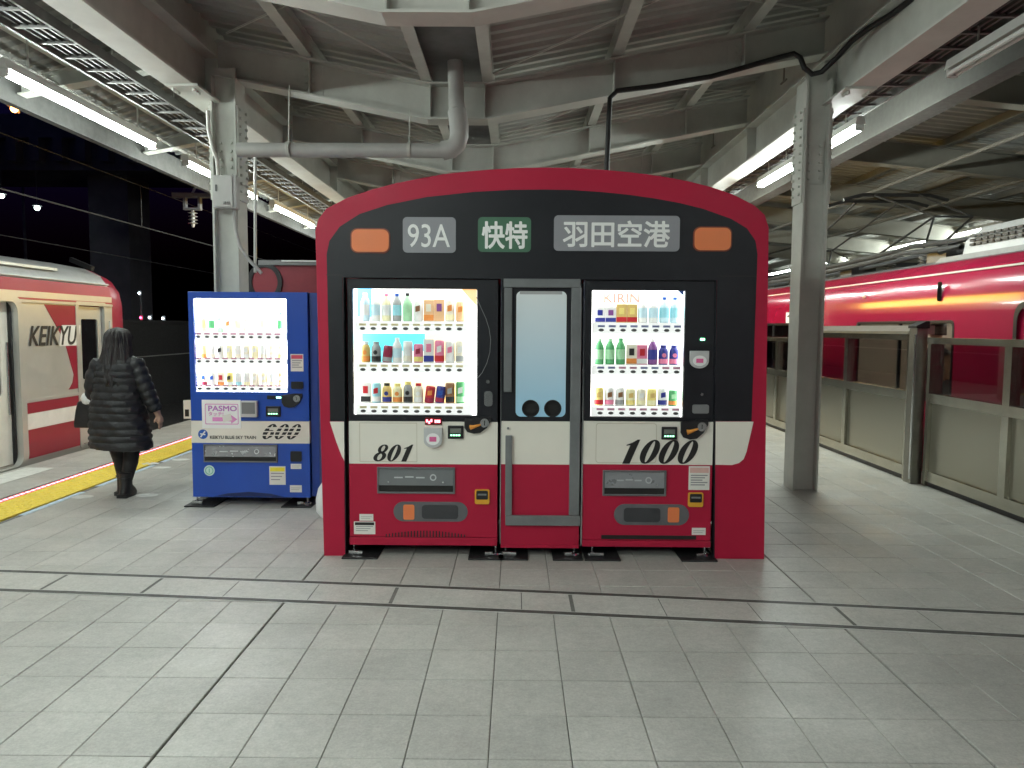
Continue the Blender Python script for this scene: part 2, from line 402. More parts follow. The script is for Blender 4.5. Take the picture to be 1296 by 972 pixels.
PB = mat('pale_blue_line', (.46, .56, .62), .6, var=.25, scale=18); FW = MATS['floor_white']
for k_, (y0, y1) in enumerate(((5.9, 6.75), (7.0, 8.1), (8.3, 9.3))):
    o = MB().prism([rect(-4.03, -3.97, y0, y1)], .0005, .0035, 'z').build('floor_line', PB)
    tag(o, ['pale blue painted line on the floor left of the walking person', 'pale blue painted line on the floor between the walking person and the yellow paving', 'pale blue painted line on the floor left of the blue machine'][k_], 'floor marking', 'painted floor marks', kind='structure')
for k_, (px, py) in enumerate(((104, 629), (186, 627), (190, 587), (205, 592), (229, 582))):
    x, y = PG(px, py)
    o = MB().prism([ell(x, y, .10, .07, 14)], .0005, .0035, 'z').build('foot_mark', FW)
    tag(o, ['white floor mark just left of the dark boots', 'white floor mark just right of the dark boots', 'white floor mark near the yellow strip, right of the person', 'white floor mark between the person and the blue machine', 'white floor mark closest to the blue machine'][k_], 'floor marking', 'painted floor marks', kind='structure')

# ------------------------------------------------------------------ canopy steelwork
FR = [4.85, 7.2, 9.55, 11.9, 14.25, 16.6, 18.95, 21.3]
VX0, VX1 = -.85, -.28                         # flat valley
def bz(x, base=3.48, s=.195):                 # underside height of a cross beam
    if x < VX0: return base+(VX0-x)*s
    if x > VX1: return base+(x-VX1)*s
    return base
lab = ['pale roof cross beam cut by the top edge of the photo', 'bent roof cross beam joining the two columns', 'third roof cross beam from the front, just behind the columns', 'fourth roof cross beam from the front, seen above the red facade',
       'fifth roof cross beam from the front', 'sixth roof cross beam from the front', 'seventh roof cross beam from the front', 'rearmost roof cross beam far behind the columns']
BXS = [-2.83, VX0, VX1, 2.87]
for n_, fy in enumerate(FR):
    t = thing('roof_cross_beam', (-.565, fy, 3.48), lab[n_], 'beam', 'bent roof cross beams')
    for nm, dz0, dz1, hw_ in (('bottom_flange', 0, .018, .11), ('web', .018, .32, .006), ('top_flange', .32, .338, .11)):
        mb = MB()
        up = [(x, bz(x)+dz1) for x in BXS]; lo = [(x, bz(x)+dz0) for x in reversed(BXS)]
        mb.prism([up+lo], fy-hw_, fy+hw_, 'y'); mb.build(nm, PAINT2 if n_ == 0 else PAINT, t)  # paler paint puts lamplight into the nearest beam
    for x in (VX0+.03, VX1-.03, .9, -1.95, 2.1):
        MB().box(x-.005, x+.005, fy-.1, fy+.1, bz(x)+.02, bz(x)+.318).build('stiffener', PAINT, t)
    for x in (-2.0, 2.05):
        mb = MB()
        for a in range(2):
            for b in range(4):
                for s_ in (-1, 1): mb.tube([(x+a*.07, fy+s_*.004, bz(x)+.07+b*.062), (x+a*.07, fy+s_*.03, bz(x)+.07+b*.062)], .014, 6)
        mb.prism([[(x-.09, bz(x)+.04), (x+.16, bz(x+.2)+.01), (x+.16, bz(x)+.30), (x-.09, bz(x)+.28)]], fy-.015, fy-.007)
        mb.build('splice_bolts', PAINT, t)['kind'] = 'stuff'
    # clip plates under the purlins
    for x in (-1.97, -.85, -.28, .92, 2.13): MB().box(x-.04, x+.04, fy-.06, fy+.06, bz(x)+.335, bz(x)+.40).build('purlin_cleat', PAINT, t)
rf = thing('canopy_roof', (0, 0, 4), 'corrugated metal canopy roof with purlins over the platform', 'roof', kind='structure')
PUR = [(-1.97, 'purlin'), (-.85, 'purlin'), (-.28, 'purlin'), (.92, 'purlin'), (2.13, 'purlin')]
for x, nm in PUR:
    z = bz(x)+.345
    mb = MB(); mb.box(x-.05, x+.05, -6, 24, z, z+.012); mb.box(x-.006, x+.006, -6, 24, z+.012, z+.16); mb.box(x-.05, x+.05, -6, 24, z+.16, z+.172)
    mb.build(nm, PAINT, rf)
def corr(x0, z0, x1, z1, y0, y1, pitch_=.18, amp=.035):
    mb = MB(); n = int((y1-y0)/pitch_)
    vs = []; fs = []
    for i in range(n):
        y = y0+i*pitch_
        for yy, dz in ((0, 0), (.06, 0), (.085, amp), (.155, amp)):
            vs += [(x0, y+yy, z0+dz), (x1, y+yy, z1+dz)]
    for i in range(len(vs)//2-1): fs.append((2*i, 2*i+1, 2*i+3, 2*i+2))
    return mb.add(vs, fs)
zr = .345+.174
corr(-3.15, bz(-3.15)+zr, VX0, bz(VX0)+zr, -6, 24).build('roof_sheet', SHEET, rf)
corr(VX1, bz(VX1)+zr, 3.2, bz(3.2)+zr, -6, 24).build('roof_sheet', SHEET, rf)
mb = MB(); mb.box(VX0, VX1, -6, 24, 3.95, 3.96); mb.box(VX0, VX0+.006, -6, 24, 3.96, 4.1); mb.box(VX1-.006, VX1, -6, 24, 3.96, 4.1)
mb.build('valley_gutter', mat('gutter_grey', (.16, .16, .16), .5, .2, var=.2, scale=3), rf)
for fy in FR: MB().box(VX0+.06, VX1-.06, fy-1.2, fy-1.18, 3.93, 3.948).build('gutter_strap', DARK, rf)
# outer slopes: down towards both tracks
def ozl(x): return 4.22+(x+3.0)*.27           # left outer roof (x from -3.0 to -4.75)
def ozr(x): return 4.55-(x-3.0)*.10           # right outer roof over the tracks
corr(-4.78, ozl(-4.78)+.19, -2.95, ozl(-2.95)+.19, -6, 24).build('roof_sheet', mat('dimmed_sheet', (.20, .20, .185), .7, var=.16, scale=1.6), rf)  # left sheet darkened in colour to offset the close tube light
corr(2.95, ozr(2.95)+.26, 15, ozr(15)+.26, -6, 34).build('roof_sheet', SHEET, rf)
for x in (-3.45, -4.2):
    z = ozl(x)+.06; mb = MB(); mb.box(x-.04, x+.04, -6, 24, z, z+.01); mb.box(x-.005, x+.005, -6, 24, z+.01, z+.12); mb.build('purlin', PAINT, rf)
for x in (3.9, 5.2, 6.5, 7.8, 9.2, 10.6, 12, 13.5):
    z = ozr(x)+.12; mb = MB(); mb.box(x-.05, x+.05, -6, 34, z, z+.012); mb.box(x-.006, x+.006, -6, 34, z+.012, z+.13); mb.build('purlin', mat('dark_steel_paint', (.15, .145, .13), .6, var=.15), rf)
mb = MB(); mb.box(-4.80, -4.72, -6, 24, 3.60, 3.86); mb.build('eaves_fascia', mat('dimmed_fascia', (.055, .055, .052), .7, var=.2), rf)  # near-black colour tones down the tube light close to the fascia
# diagonal brace rods under the sheets
for n_ in range(len(FR)-1):
    a, b = FR[n_]+.12, FR[n_+1]-.12
    for x0, x1 in ((-2.7, VX0-.05), (VX1+.05, 2.75)):
        for f0, f1 in ((a, b), (b, a)):
            MB().tube([(x0, f0, bz(x0)+.40), (x1, f1, bz(x1)+.40)], .009, 6).build('brace_rod', PAINT2, rf)
for n_, fy in enumerate(FR):
    t = thing('canopy_bracket', (-3.0, fy, ozl(-3.0)), ['left outer roof bracket cut by the left edge of the photo', 'left outer roof bracket at the left column', 'first left outer roof bracket behind the left column', 'second left outer roof bracket behind the left column', 'third left outer roof bracket behind the left column', 'fourth left outer roof bracket behind the left column', 'fifth left outer roof bracket behind the left column', 'farthest left outer roof bracket'][n_], 'bracket', 'left outer roof brackets')
    for nm, d0, d1, hw_ in (('bottom_flange', -.2, -.188, .07), ('web', -.188, .048, .005), ('top_flange', .048, .06, .07)):
        MB().prism([[(-2.98, ozl(-2.98)+d0), (-4.7, ozl(-4.7)+max(d0, -.06) if d0 < 0 else ozl(-4.7)+d0), (-4.7, ozl(-4.7)+max(d1, -.048) if d1 < 0 else ozl(-4.7)+d1), (-2.98, ozl(-2.98)+d1)]], fy-hw_, fy+hw_).build(nm, PAINT, t)
for n_, fy in enumerate([5.6, 8.6, 11.6, 14.6, 17.6, 20.6, 23.6]):
    t = thing('track_roof_beam', (3.0, fy, 4.4), ['nearest of the roof beams spanning the right track', 'second nearest of the roof beams spanning the right track', 'third nearest of the roof beams spanning the right track', 'fourth nearest of the roof beams spanning the right track', 'fifth nearest of the roof beams spanning the right track', 'sixth nearest of the roof beams spanning the right track', 'farthest of the roof beams spanning the right track'][n_], 'beam', 'roof beams over the right track')
    for nm, d0, d1, hw_ in (('bottom_flange', -.24, -.225, .09), ('web', -.225, .105, .006), ('top_flange', .105, .12, .09)):
        MB().prism([[(2.98, ozr(2.98)+d0), (15, ozr(15)+d0), (15, ozr(15)+d1), (2.98, ozr(2.98)+d1)]], fy-hw_, fy+hw_).build(nm, mat('olive_grey_paint', (.27, .26, .22), .55, var=.14, scale=1.5), t)
# longitudinal girders along the column lines
GB, GT = 3.64, 4.08
for gx, lb in ((-2.96, 'long pale girder running into the left column'), (3.0, 'long pale girder running into the right column')):
    t = thing('girder', (gx, 7.2, GB), lb, 'girder', 'long girders on the columns')
    box('bottom_flange', (gx-.13, gx+.13, -6, 24, GB, GB+.02), PAINT2, t); box('top_flange', (gx-.13, gx+.13, -6, 24, GT-.02, GT), PAINT, t)  # tube light on the underside put into a paler paint
    box('web', (gx-.007, gx+.007, -6, 24, GB+.02, GT-.02), PAINT, t)
    box('added_closure_plate', (gx-.004, gx+.004, -6, 24, GT+.001, 4.44 if gx < 0 else 4.67), PAINT, t)  # added to stop tube light passing over the girder onto the sheets
    for fy in FR: MB().box(gx-.12, gx+.12, fy-.006, fy+.006, GB+.021, GT-.021).build('stiffener', PAINT, t)
# longitudinal edge beam right
t = thing('edge_girder', (4.25, 8, 3.78), 'long dark girder above the platform gates on the right', 'girder')
DSP = mat('dark_steel_paint', (.15, .145, .13)); DSP = mat('near_black_steel', (.07, .068, .06), .6); box('web', (4.243, 4.257, -6, 24, 3.80, 4.2), DSP, t); box('bottom_flange', (4.13, 4.37, -6, 24, 3.78, 3.80), DSP, t)  # girder colour darkened to offset the tube light beside it
# columns
def column(cx, cy, lb):
    t = thing('steel_column', (cx, cy, 0), lb, 'column', 'steel platform columns')
    hw_, hd = .109, .125
    for s_ in (-1, 1): box('flange', (cx+s_*hw_-.009, cx+s_*hw_+.009, cy-hd, cy+hd, 0, 3.84), PAINT, t)
    box('web', (cx-hw_+.009, cx+hw_-.009, cy-.05, cy-.038, 0, GB+.3), PAINT, t)
    for s_ in (-1, 1):
        box('splice_plate', (cx+s_*(hw_+.018)-.008, cx+s_*(hw_+.018)+.008, cy-.115, cy+.115, 2.72, GB-.06), PAINT, t)
    box('splice_plate', (cx-.08, cx+.08, cy-.066, cy-.052, 2.9, 3.3), PAINT, t)
    mb = MB()
    for s_ in (-1, 1):
        for i in range(2):
            for j in range(11):
                x = cx+s_*(hw_+.026); mb.tube([(x, cy-.075+i*.15, 2.8+j*.075), (x+s_*.02, cy-.075+i*.15, 2.8+j*.075)], .014, 6)
    for i in (-.05, .05):
        for j in range(5): mb.tube([(cx+i, cy-.067, 2.95+j*.075), (cx+i, cy-.088, 2.95+j*.075)], .015, 6)
    mb.build('bolts', PAINT, t)['kind'] = 'stuff'
    sg = -1 if cx < 0 else 1; MB().box(cx+sg*.05, cx+sg*.33, cy-.55, cy+.55, GB-.022, GB-.002).build('cap_plate', PAINT, t)
    mb = MB()
    for i in range(6):
        for j in (-.12, .12): mb.tube([(cx+sg*(.2+j*.75), cy+(-.48+i*.05 if i < 3 else .33+i*.03), GB-.022), (cx+sg*(.2+j*.75), cy+(-.48+i*.05 if i < 3 else .33+i*.03), GB-.045)], .014, 6)
    mb.build('cap_bolts', PAINT, t)['kind'] = 'stuff'
    for s_ in (-1, 1):
        MB().prism([[(cy+s_*.17, GB-.02), (cy+s_*.55, GB-.02), (cy+s_*.17, GB-.35)]], cx+.2*(-1 if cx < 0 else 1)-.006, cx+.2*(-1 if cx < 0 else 1)+.006, 'x').build('gusset', PAINT, t) if False else None
    return t
column(-2.73, 7.155, 'grey steel column behind the blue machine, carrying a small box'); column(2.775, 7.155, 'grey steel column right of the red facade')
column(-2.73, 16.6, 'grey steel column far behind on the left, hidden by the facade'); column(2.775, 16.6, 'grey steel column far behind on the right, hidden by the facade')
# drain pipe
t = thing('drain_pipe', (-.55, 6.95, 3.15), 'grey drain pipe dropping from the valley gutter and turning to the left column', 'pipe')
MB().tube([(-.57, 6.95, 3.95), (-.56, 6.93, 3.6), (-.55, 6.9, 3.5)], .072, 16).build('drop_pipe', PVC, t)
mb = MB(); arc = [(-.55, 6.9, 3.5), (-.53, 6.88, 3.36), (-.53, 6.88, 3.27), (-.55, 6.88, 3.20), (-.60, 6.89, 3.16), (-.68, 6.9, 3.145)]
mb.tube(arc, .086, 16); mb.build('elbow', PVC, t)
MB().tube([(-.66, 6.9, 3.145), (-2.56, 6.93, 3.15)], .066, 16).build('cross_pipe', PVC, t)
for x in (-1.0, -2.1): MB().tube([(x, 6.9, 3.147), (x+.03, 6.9, 3.147)], .073, 16).build('pipe_clip', PAINT, t); MB().tube([(x+.015, 6.9, 3.21), (x+.015, 6.95, bz(x)+.01)], .006, 6).build('hanger_rod', PAINT, t)
# black cable from the facade to the right girder
pts = [(768, 214, 7.06), (770, 160, 7.06), (772, 124, 7.06), (781, 115, 7.06), (830, 109, 7.06), (870, 102, 7.06), (900, 97, 7.06), (940, 86, 7.06), (985, 73, 7.04), (1005, 68, 7.0), (1013, 73, 6.98), (1018, 86, 6.96), (1028, 94, 6.95), (1040, 91, 6.9), (1060, 72, 6.8), (1078, 52, 6.6), (1098, 37, 6.4), (1130, 17, 6.1), (1160, -6, 5.8)]
path = []
for a, b, Y_ in pts: x, z = P(a, b, Y_); path.append((x, Y_, z))
o = MB().tube([(path[0][0], 7.06, 2.2)]+path, .024, 10).build('black_cable', CABLE); tag(o, 'thick black cable rising behind the red facade and running along the cross beam', 'cable')

# ------------------------------------------------------------------ fluorescent lights
TUBEM = emis('lit_tube', (.90, 1.0, .945), TUBE, True); HOUS = mat('lamp_housing', (.6, .6, .57), .45, var=.05)
def fixture(x, y, z, L, lb, group, lit=True, two=False):
    t = thing('tube_light', (x, y, z), lb, 'light', group)
    mb = MB(); mb.prism([[(x-.05, z+.035), (x+.05, z+.035), (x+.035, z+.11), (x-.035, z+.11)]], y-.04, y+L+.04); mb.build('housing', HOUS, t)
    for xx in ((x-.03, x+.03) if two else (x,)):
        MB().tube([(xx, y, z), (xx, y+L, z)], .019, 8).build('tube', TUBEM if lit else mat('unlit_tube', (.7, .7, .68), .4), t)
    for yy in (y-.03, y+L): MB().box(x-.04, x+.04, yy, yy+.03, z-.025, z+.034).build('lamp_holder', HOUS, t)
    for yy in (y+.3, y+L-.3): MB().tube([(x, yy, z+.1), (x, yy, z+.5 if x < 0 else z+.75)], .008, 6).build('hanger', PAINT, t)
NL = ['lit tube light on the left, out of view beside the camera', 'longest lit tube light at the top left corner', 'second lit tube light on the left, cut by the left column', 'third lit tube light on the left, right of the left column', 'fourth lit tube light on the left, just beyond the third']
LY = [5.92-3.2*3, 5.92-3.2*2, 5.92-3.2, 5.92, 9.12, 12.32, 15.52, 18.72]
LB = ['lit tube light on the left, farthest behind the camera', 'lit tube light on the left, well behind the camera', 'lit tube light on the left, just out of view beside the camera', 'long lit tube light nearest the top left corner', 'lit tube light on the left, cut by the left column', 'lit tube light on the left, between left column and red facade', 'lit tube light on the left, next beyond the gap at the facade', 'lit tube light on the left, farthest away']
for y, l in zip(LY, LB): fixture(-4.0, y, 3.49, 2.36, l, 'tube lights along the left edge')
RY = [(-3.3, 1), (-.9, 0), (1.6, 0), (4.7, 0), (7.55, 1), (9.25, 1), (12.0, 1), (14.6, 1), (17.2, 1)]
RL = ['lit tube light on the right, farthest behind the camera', 'unlit tube light on the right, behind the camera', 'unlit tube light on the right, just out of view beside the camera', 'unlit tube light fitting at the top right corner', 'lit tube light on the right, right of the right column', 'lit tube light between the facade and the right column', 'lit tube light on the right, first one hidden by the facade', 'lit tube light on the right, second one hidden by the facade', 'lit tube light on the right, farthest away']
for (y, s_), l in zip(RY, RL): fixture(3.38, y, 3.53, 1.25 if y > 3 else 2.1, l, 'tube lights along the right edge', bool(s_), True)
for y, l in ((.3, 'lit tube light added out of view, above the camera'), (-2.7, 'lit tube light added out of view, behind the camera'), (-5.7, 'lit tube light added out of view, farthest behind the camera')): fixture(-2.2, y, 3.42, 2.36, l, 'added tube lights out of view')  # unseen tubes added to brighten the facade front and the floor
for y, l in ((16.0, 'lit tube light of the far platform beside the white roof unit'), (18.9, 'brightest lit tube light seen above the red train roof'), (23.5, 'lit tube light of the far platform, third from the right'), (28.2, 'lit tube light of the far platform beside the red facade edge')): fixture(10.3, y, 3.76, 2.3, l, 'tube lights of the far platform')
# cable ladders
def ladder(x0, x1, z, y0, y1, lb):
    t = thing('cable_ladder', ((x0+x1)/2, (y0+y1)/2, z), lb, 'cable ladder', 'cable ladders under the roof')
    LADM = mat('ladder_zinc', (.13, .13, .125), .55, .2, var=.2, scale=5)
    for x in (x0, x1): box('side_rail', (x-.012, x+.012, y0, y1, z-.04, z+.04), LADM, t)
    y = y0+.15; me = MB().box(x0+.013, x1-.013, -.015, .015, z-.03, z-.01).mesh('rung', LADM, (root_of(t).location[0], 0, root_of(t).location[2]))
    while y < y1:
        o = bpy.data.objects.new('rung', me); col.objects.link(o); o.parent = t; o.location = (0, y-t.location[1], 0); y += .3
    mb = MB()
    for i in range(4): mb.tube([(x0+.06+i*.06, y0, z-.0), (x0+.06+i*.06+.02, (y0+y1)/2, z-.0), (x0+.06+i*.06, y1, z)], .02, 6)
    mb.build('cables', CABLE, t)['kind'] = 'stuff'
    y = y0+.6
    while y < y1:
        for x in (x0, x1): MB().tube([(x, y, z), (x, y, z+.45)], .006, 6).build('hanger_rod', PAINT, t)
        y += 1.8
ladder(-3.62, -3.30, 3.68, 2, 22, 'cable ladder beside the left tube lights'); ladder(3.2, 3.55, 3.78, 2, 22, 'cable ladder beside the right tube lights')
for x, lb in ((-4.35, 'thin conduit above the left tube lights'), (-3.2, 'thin conduit beside the left girder'),):
    o = MB().tube([(x, -4, 3.80), (x, 23, 3.80)], .016, 8).build('conduit_pipe', PVC); tag(o, lb, 'conduit', 'roof conduits')
for x, z, lb in ((6.2, 3.95, 'upper dark pipe under the right track roof'), (7.75, 3.85, 'lower dark pipe under the right track roof')):
    o = MB().tube([(x, -4, z), (x, 32, z)], .03, 8).build('roof_pipe', mat('dark_steel_paint', (.15, .145, .13)), None); tag(o, lb, 'pipe', 'pipes under the right track roof')
# yellow lit sign boards behind the facade (their glow shows in the train paint and on the roof steel)
YLIT = emis('yellow_lit', (1, .58, .04), 5.0, True)
for sx_, lb in ((1, 'long yellow lit sign board behind the facade facing the red train'), (-1, 'long yellow lit sign board behind the facade facing the left train')):
    x = 1.95*sx_; t = thing('yellow_sign', (x, 14, 2.4), lb, 'sign', 'yellow sign boards')
    box('housing', (x-.06, x+.06, 11.3, 16.6, 2.40, 2.86), GREYFR, t, .01); box('lit_face', (x+.0605*sx_, x+.066*sx_, 11.35, 16.55, 2.44, 2.82), YLIT, t)
    box('added_visor', (x+.02*sx_, x+.34*sx_, 11.25, 16.65, 2.861, 2.875), GREYFR, t)  # unseen visor added to keep the sign's glow off the roof steel
    for y in (11.9, 14.25, 16.0): MB().tube([(x, y, 2.875), (x, y, bz(x)+.36)], .015, 8).build('hanger', PAINT, t)
# small box, conduits on the left column
t = thing('junction_box', (-2.8, 7.0, 2.75), 'grey electrical box with two lock marks on the left column', 'electrical box')
x0, x1, z0, z1 = rc(270, 222, 300, 264, 6.95)
box('enclosure', (x0, x1, 6.93, 7.02, z0, z1), PVC, t, .004); box('door', (x0+.012, x1-.03, 6.915, 6.929, z0+.012, z1-.012), PVC, t, .003)
box('handle', (x0+.035, x0+.05, 6.905, 6.914, z0+.15, z0+.21), DARK, t)
text('lettering', '通信', (x0+.10, x0+.17, z0+.03, z0+.06), 6.9145, INK, t, flip=-1)
def tubepx(name, pts, Y, r, mt, lb, cat='conduit'):
    o = MB().tube([(P(a, b, Y)[0], Y, P(a, b, Y)[1]) for a, b in pts], r, 10).build(name, mt); return tag(o, lb, cat, 'column conduits')
tubepx('conduit', [(263, 140), (264, 165), (270, 190), (275, 203), (276, 222)], 7.0, .017, PAINT2, 'bent conduit entering the top of the electrical box')
tubepx('conduit', [(296, 264), (298, 290), (304, 312), (314, 328), (324, 338), (331, 346)], 7.0, .016, PVC, 'curved conduit leaving the bottom of the electrical box')
tubepx('conduit', [(323, 195), (323, 250), (323, 345)], 8.2, .016, PVC, 'thin upright pipe just right of the left column')
# ------------------------------------------------------------------ the train-front facade
YF = 4.90
fc = thing('train_front_facade', (.17, YF, 0), 'big red and black train-front panel framing two vending machines and a bin', 'facade')
OUT = [(410, 704), (399, 292), (403, 277), (413, 264), (440, 250), (470, 240), (500, 232), (530, 226), (560, 220.5), (590, 217), (620, 214.5), (655, 212.5), (690, 212), (725, 212.5), (760, 214.5), (800, 218), (840, 223.5), (870, 229), (900, 236.5), (930, 247), (955, 260), (968, 272), (973, 288), (967, 708)]
def snap(l): return [(x, 0.0 if z < .03 else z) for x, z in l]
out = snap(pp(OUT, YF)); opn = snap(pp([(437, 707), (434, 350), (907, 354), (904, 711)], YF))
loop = out[1:-1]+[out[-1], opn[3], opn[2], opn[1], opn[0], out[0]]
plate('front_panel', [loop], YF, YF+.045, RED, fc, bevel=.004)
ins = [(opn[0][0]+.006, 0), (opn[1][0]+.006, opn[1][1]-.006), (opn[2][0]-.006, opn[2][1]-.006), (opn[3][0]-.006, 0)]
plate('opening_trim', [[opn[0], opn[1], opn[2], opn[3], ins[3], ins[2], ins[1], ins[0]]], YF-.0035, YF+.05, BLACK, fc)
# shell behind the front edge
mb = MB(); n = len(out)
inn = [(x*.985+.0026, z-.03 if z > .1 else z) for x, z in out]
mb.prism([out+list(reversed(inn))], YF+.046, YF+.95); mb.build('shell', RED, fc)
box('back_panel', (out[0][0]+.06, out[-1][0]-.06, YF+.90, YF+.93, .02, 2.25), mat('dull_back_board', (.2, .02, .03), .6), fc)
BLK = [(418, 533), (413.5, 322), (417, 305), (430, 287), (455, 271), (490, 259.5), (540, 249.5), (600, 243), (645, 240.5), (690, 240), (725, 240.7), (760, 243), (795, 246.5), (830, 251.5), (860, 257), (890, 264.5), (925, 277), (945, 289), (956, 305), (958.5, 322), (951, 533), (905.5, 533), (907.5, 354.5), (433.5, 350.5), (435.5, 533)]
plate('black_band', [pp(BLK, YF)], YF-.003, YF-.0002, BLACK, fc)
plate('cream_band', [pp([(417.5, 533.6), (435.5, 533.6), (436.3, 584), (432.5, 577), (426, 560)], YF)], YF-.003, YF-.0002, CREAM, fc)
plate('cream_band', [pp([(905.3, 533.6), (953.5, 533.6), (944.6, 572), (941, 581), (935, 586), (926, 588.5), (905, 588)], YF)], YF-.003, YF-.0002, CREAM, fc)
for a, b, c, d in ((413, 347.5, 433, 348.5), (908, 349, 957, 350)): x0, x1, z0, z1 = rc(a, b, c, d, YF); box('panel_seam', (x0, x1, YF-.0036, YF-.003, z0, z1), INK, fc)
def pl_px(name, b, r, d0, d1, mt, par, Y=YF): x0, x1, z0, z1 = rc(*b, Y); return plate(name, [rrect(x0, x1, z0, z1, r)], d0, d1, mt, par)
for b in ((444, 289, 494, 320.5), (877, 287, 926, 318.5)):
    e = pl_px('marker_lamp', b, .045, YF-.010, YF-.0032, ORANGE_D, fc); pl_px('lamp_lens', (b[0]+1.6, b[1]+1.6, b[2]-1.6, b[3]-1.6), .04, YF-.015, YF-.0102, ORANGE, e)
for b, s, tb, mt, bold, nm in (((510, 275, 577, 320), '93A', (516.5, 284, 569.5, 313), PLATE, .004, 'train_number_plate'), ((605, 275, 672, 319), '快特', (610.5, 281, 667, 314.5), GREEN, .018, 'service_plate'), ((701, 273, 860, 318), '羽田空港', (713, 280, 847, 312.5), PLATE, .016, 'destination_plate')):
    e = pl_px(nm, b, .028, YF-.008, YF-.0032, mt, fc); text('lettering', s, rc(*tb, YF), YF-.0082, WHITE, e, bold=bold, flip=-1)

# ------------------------------------------------------------------ drink samples
PM = {}
def pmat(c, rough=.4):
    k = tuple(round(v, 2) for v in c)
    if k not in PM: PM[k] = mat('print_%d_%d_%d' % tuple(int(v*100) for v in k), k, rough, var=.05, scale=30)
    return PM[k]
W_ = (.85, .85, .83)
HEX = {'white': W_, 'red': (.55, .02, .03), 'blue': (.03, .10, .45), 'navy': (.03, .04, .28), 'green': (.10, .42, .16), 'pale green': (.42, .75, .45), 'orange': (.85, .30, .07), 'pale orange': (.90, .55, .30), 'yellow': (.90, .75, .25), 'pale yellow': (.92, .86, .55), 'pink': (.85, .25, .40), 'purple': (.25, .08, .30), 'black': (.03, .03, .03), 'brown': (.28, .13, .06), 'grey': (.35, .36, .36), 'cyan': (.35, .72, .82), 'pale blue': (.60, .80, .88), 'gold': (.75, .52, .18), 'dark red': (.32, .02, .06), 'cream': (.88, .82, .68)}
ME = {}
def pmesh(key, fn):
    if key not in ME: ME[key] = fn()
    return ME[key]
def sample(kind, h, rad, body, band, cap, loc, label, group, tilt=0.0):
    """a dummy drink: body with its printed band, emblem and cap as parts"""
    t = thing('drink_can' if kind == 'can' else ('drink_carton' if kind == 'card' else 'drink_bottle'), loc, label, 'can' if kind == 'can' else ('carton' if kind == 'card' else 'bottle'), group)
    r = rad; bm_, dm, cm = pmat(HEX[body]), pmat(HEX[band]), pmat(HEX[cap], .3)
    def put(nm, mb, mt, key):
        me = pmesh((key, round(h, 3), round(r, 4), mt.name), lambda: mb().mesh(nm, mt)); o = bpy.data.objects.new(nm, me); col.objects.link(o); o.parent = t; return o
    if kind == 'pet':
        put('body', lambda: MB().lathe([(r*.85, 0), (r*.96, h*.03), (r*.96, h*.62), (r*.8, h*.74), (r*.42, h*.88), (r*.40, h*.90)], n=14), bm_, 'petb')
        put('label_band', lambda: MB().lathe([(r*.985, h*.2), (r*.985, h*.58)], n=14), dm, 'petl'); put('cap', lambda: MB().lathe([(r*.44, h*.895), (r*.44, h)], n=12), cm, 'petc')
    elif kind == 'bcan':
        put('body', lambda: MB().lathe([(r*.88, 0), (r*.97, h*.03), (r*.97, h*.66), (r*.86, h*.76), (r*.6, h*.86)], n=14), bm_, 'bcb')
        put('label_band', lambda: MB().lathe([(r*.99, h*.05), (r*.99, h*.30)], n=14), dm, 'bcl'); put('cap', lambda: MB().lathe([(r*.62, h*.86), (r*.62, h), (r*.5, h)], n=12), cm, 'bcc')
        put('emblem', lambda: MB().prism([ell(0, h*.48, r*.42, h*.11, 14)], -r*1.02, -r*.9), dm, 'bce')
    elif kind == 'can':
        put('body', lambda: MB().lathe([(r*.84, 0), (r*.97, h*.05), (r*.97, h*.92), (r*.82, h)], n=14), bm_, 'cab')
        put('label_band', lambda: MB().lathe([(r*.985, h*.06), (r*.985, h*.32)], n=14), dm, 'cal'); put('emblem', lambda: MB().prism([[(-r*.45, h*.45), (r*.45, h*.5), (r*.45, h*.78), (-r*.45, h*.72)]], -r*1.03, -r*.88), cm, 'cae')
    else:
        put('body', lambda: MB().box(-r*1.02, r*1.02, -r*.5, r*.5, 0, h), bm_, 'cdb'); put('label_band', lambda: MB().box(-r*1.03, r*1.03, -r*.53, -r*.48, h*.04, h*.3), dm, 'cdl')
        put('emblem', lambda: MB().box(-r*.5, r*.5, -r*.56, -r*.49, h*.45, h*.8), cm, 'cde')
    if tilt: t.rotation_euler = (0, tilt, 0)
    return t
ORD = ['first', 'second', 'third', 'fourth', 'fifth', 'sixth', 'seventh', 'eighth', 'ninth', 'tenth']

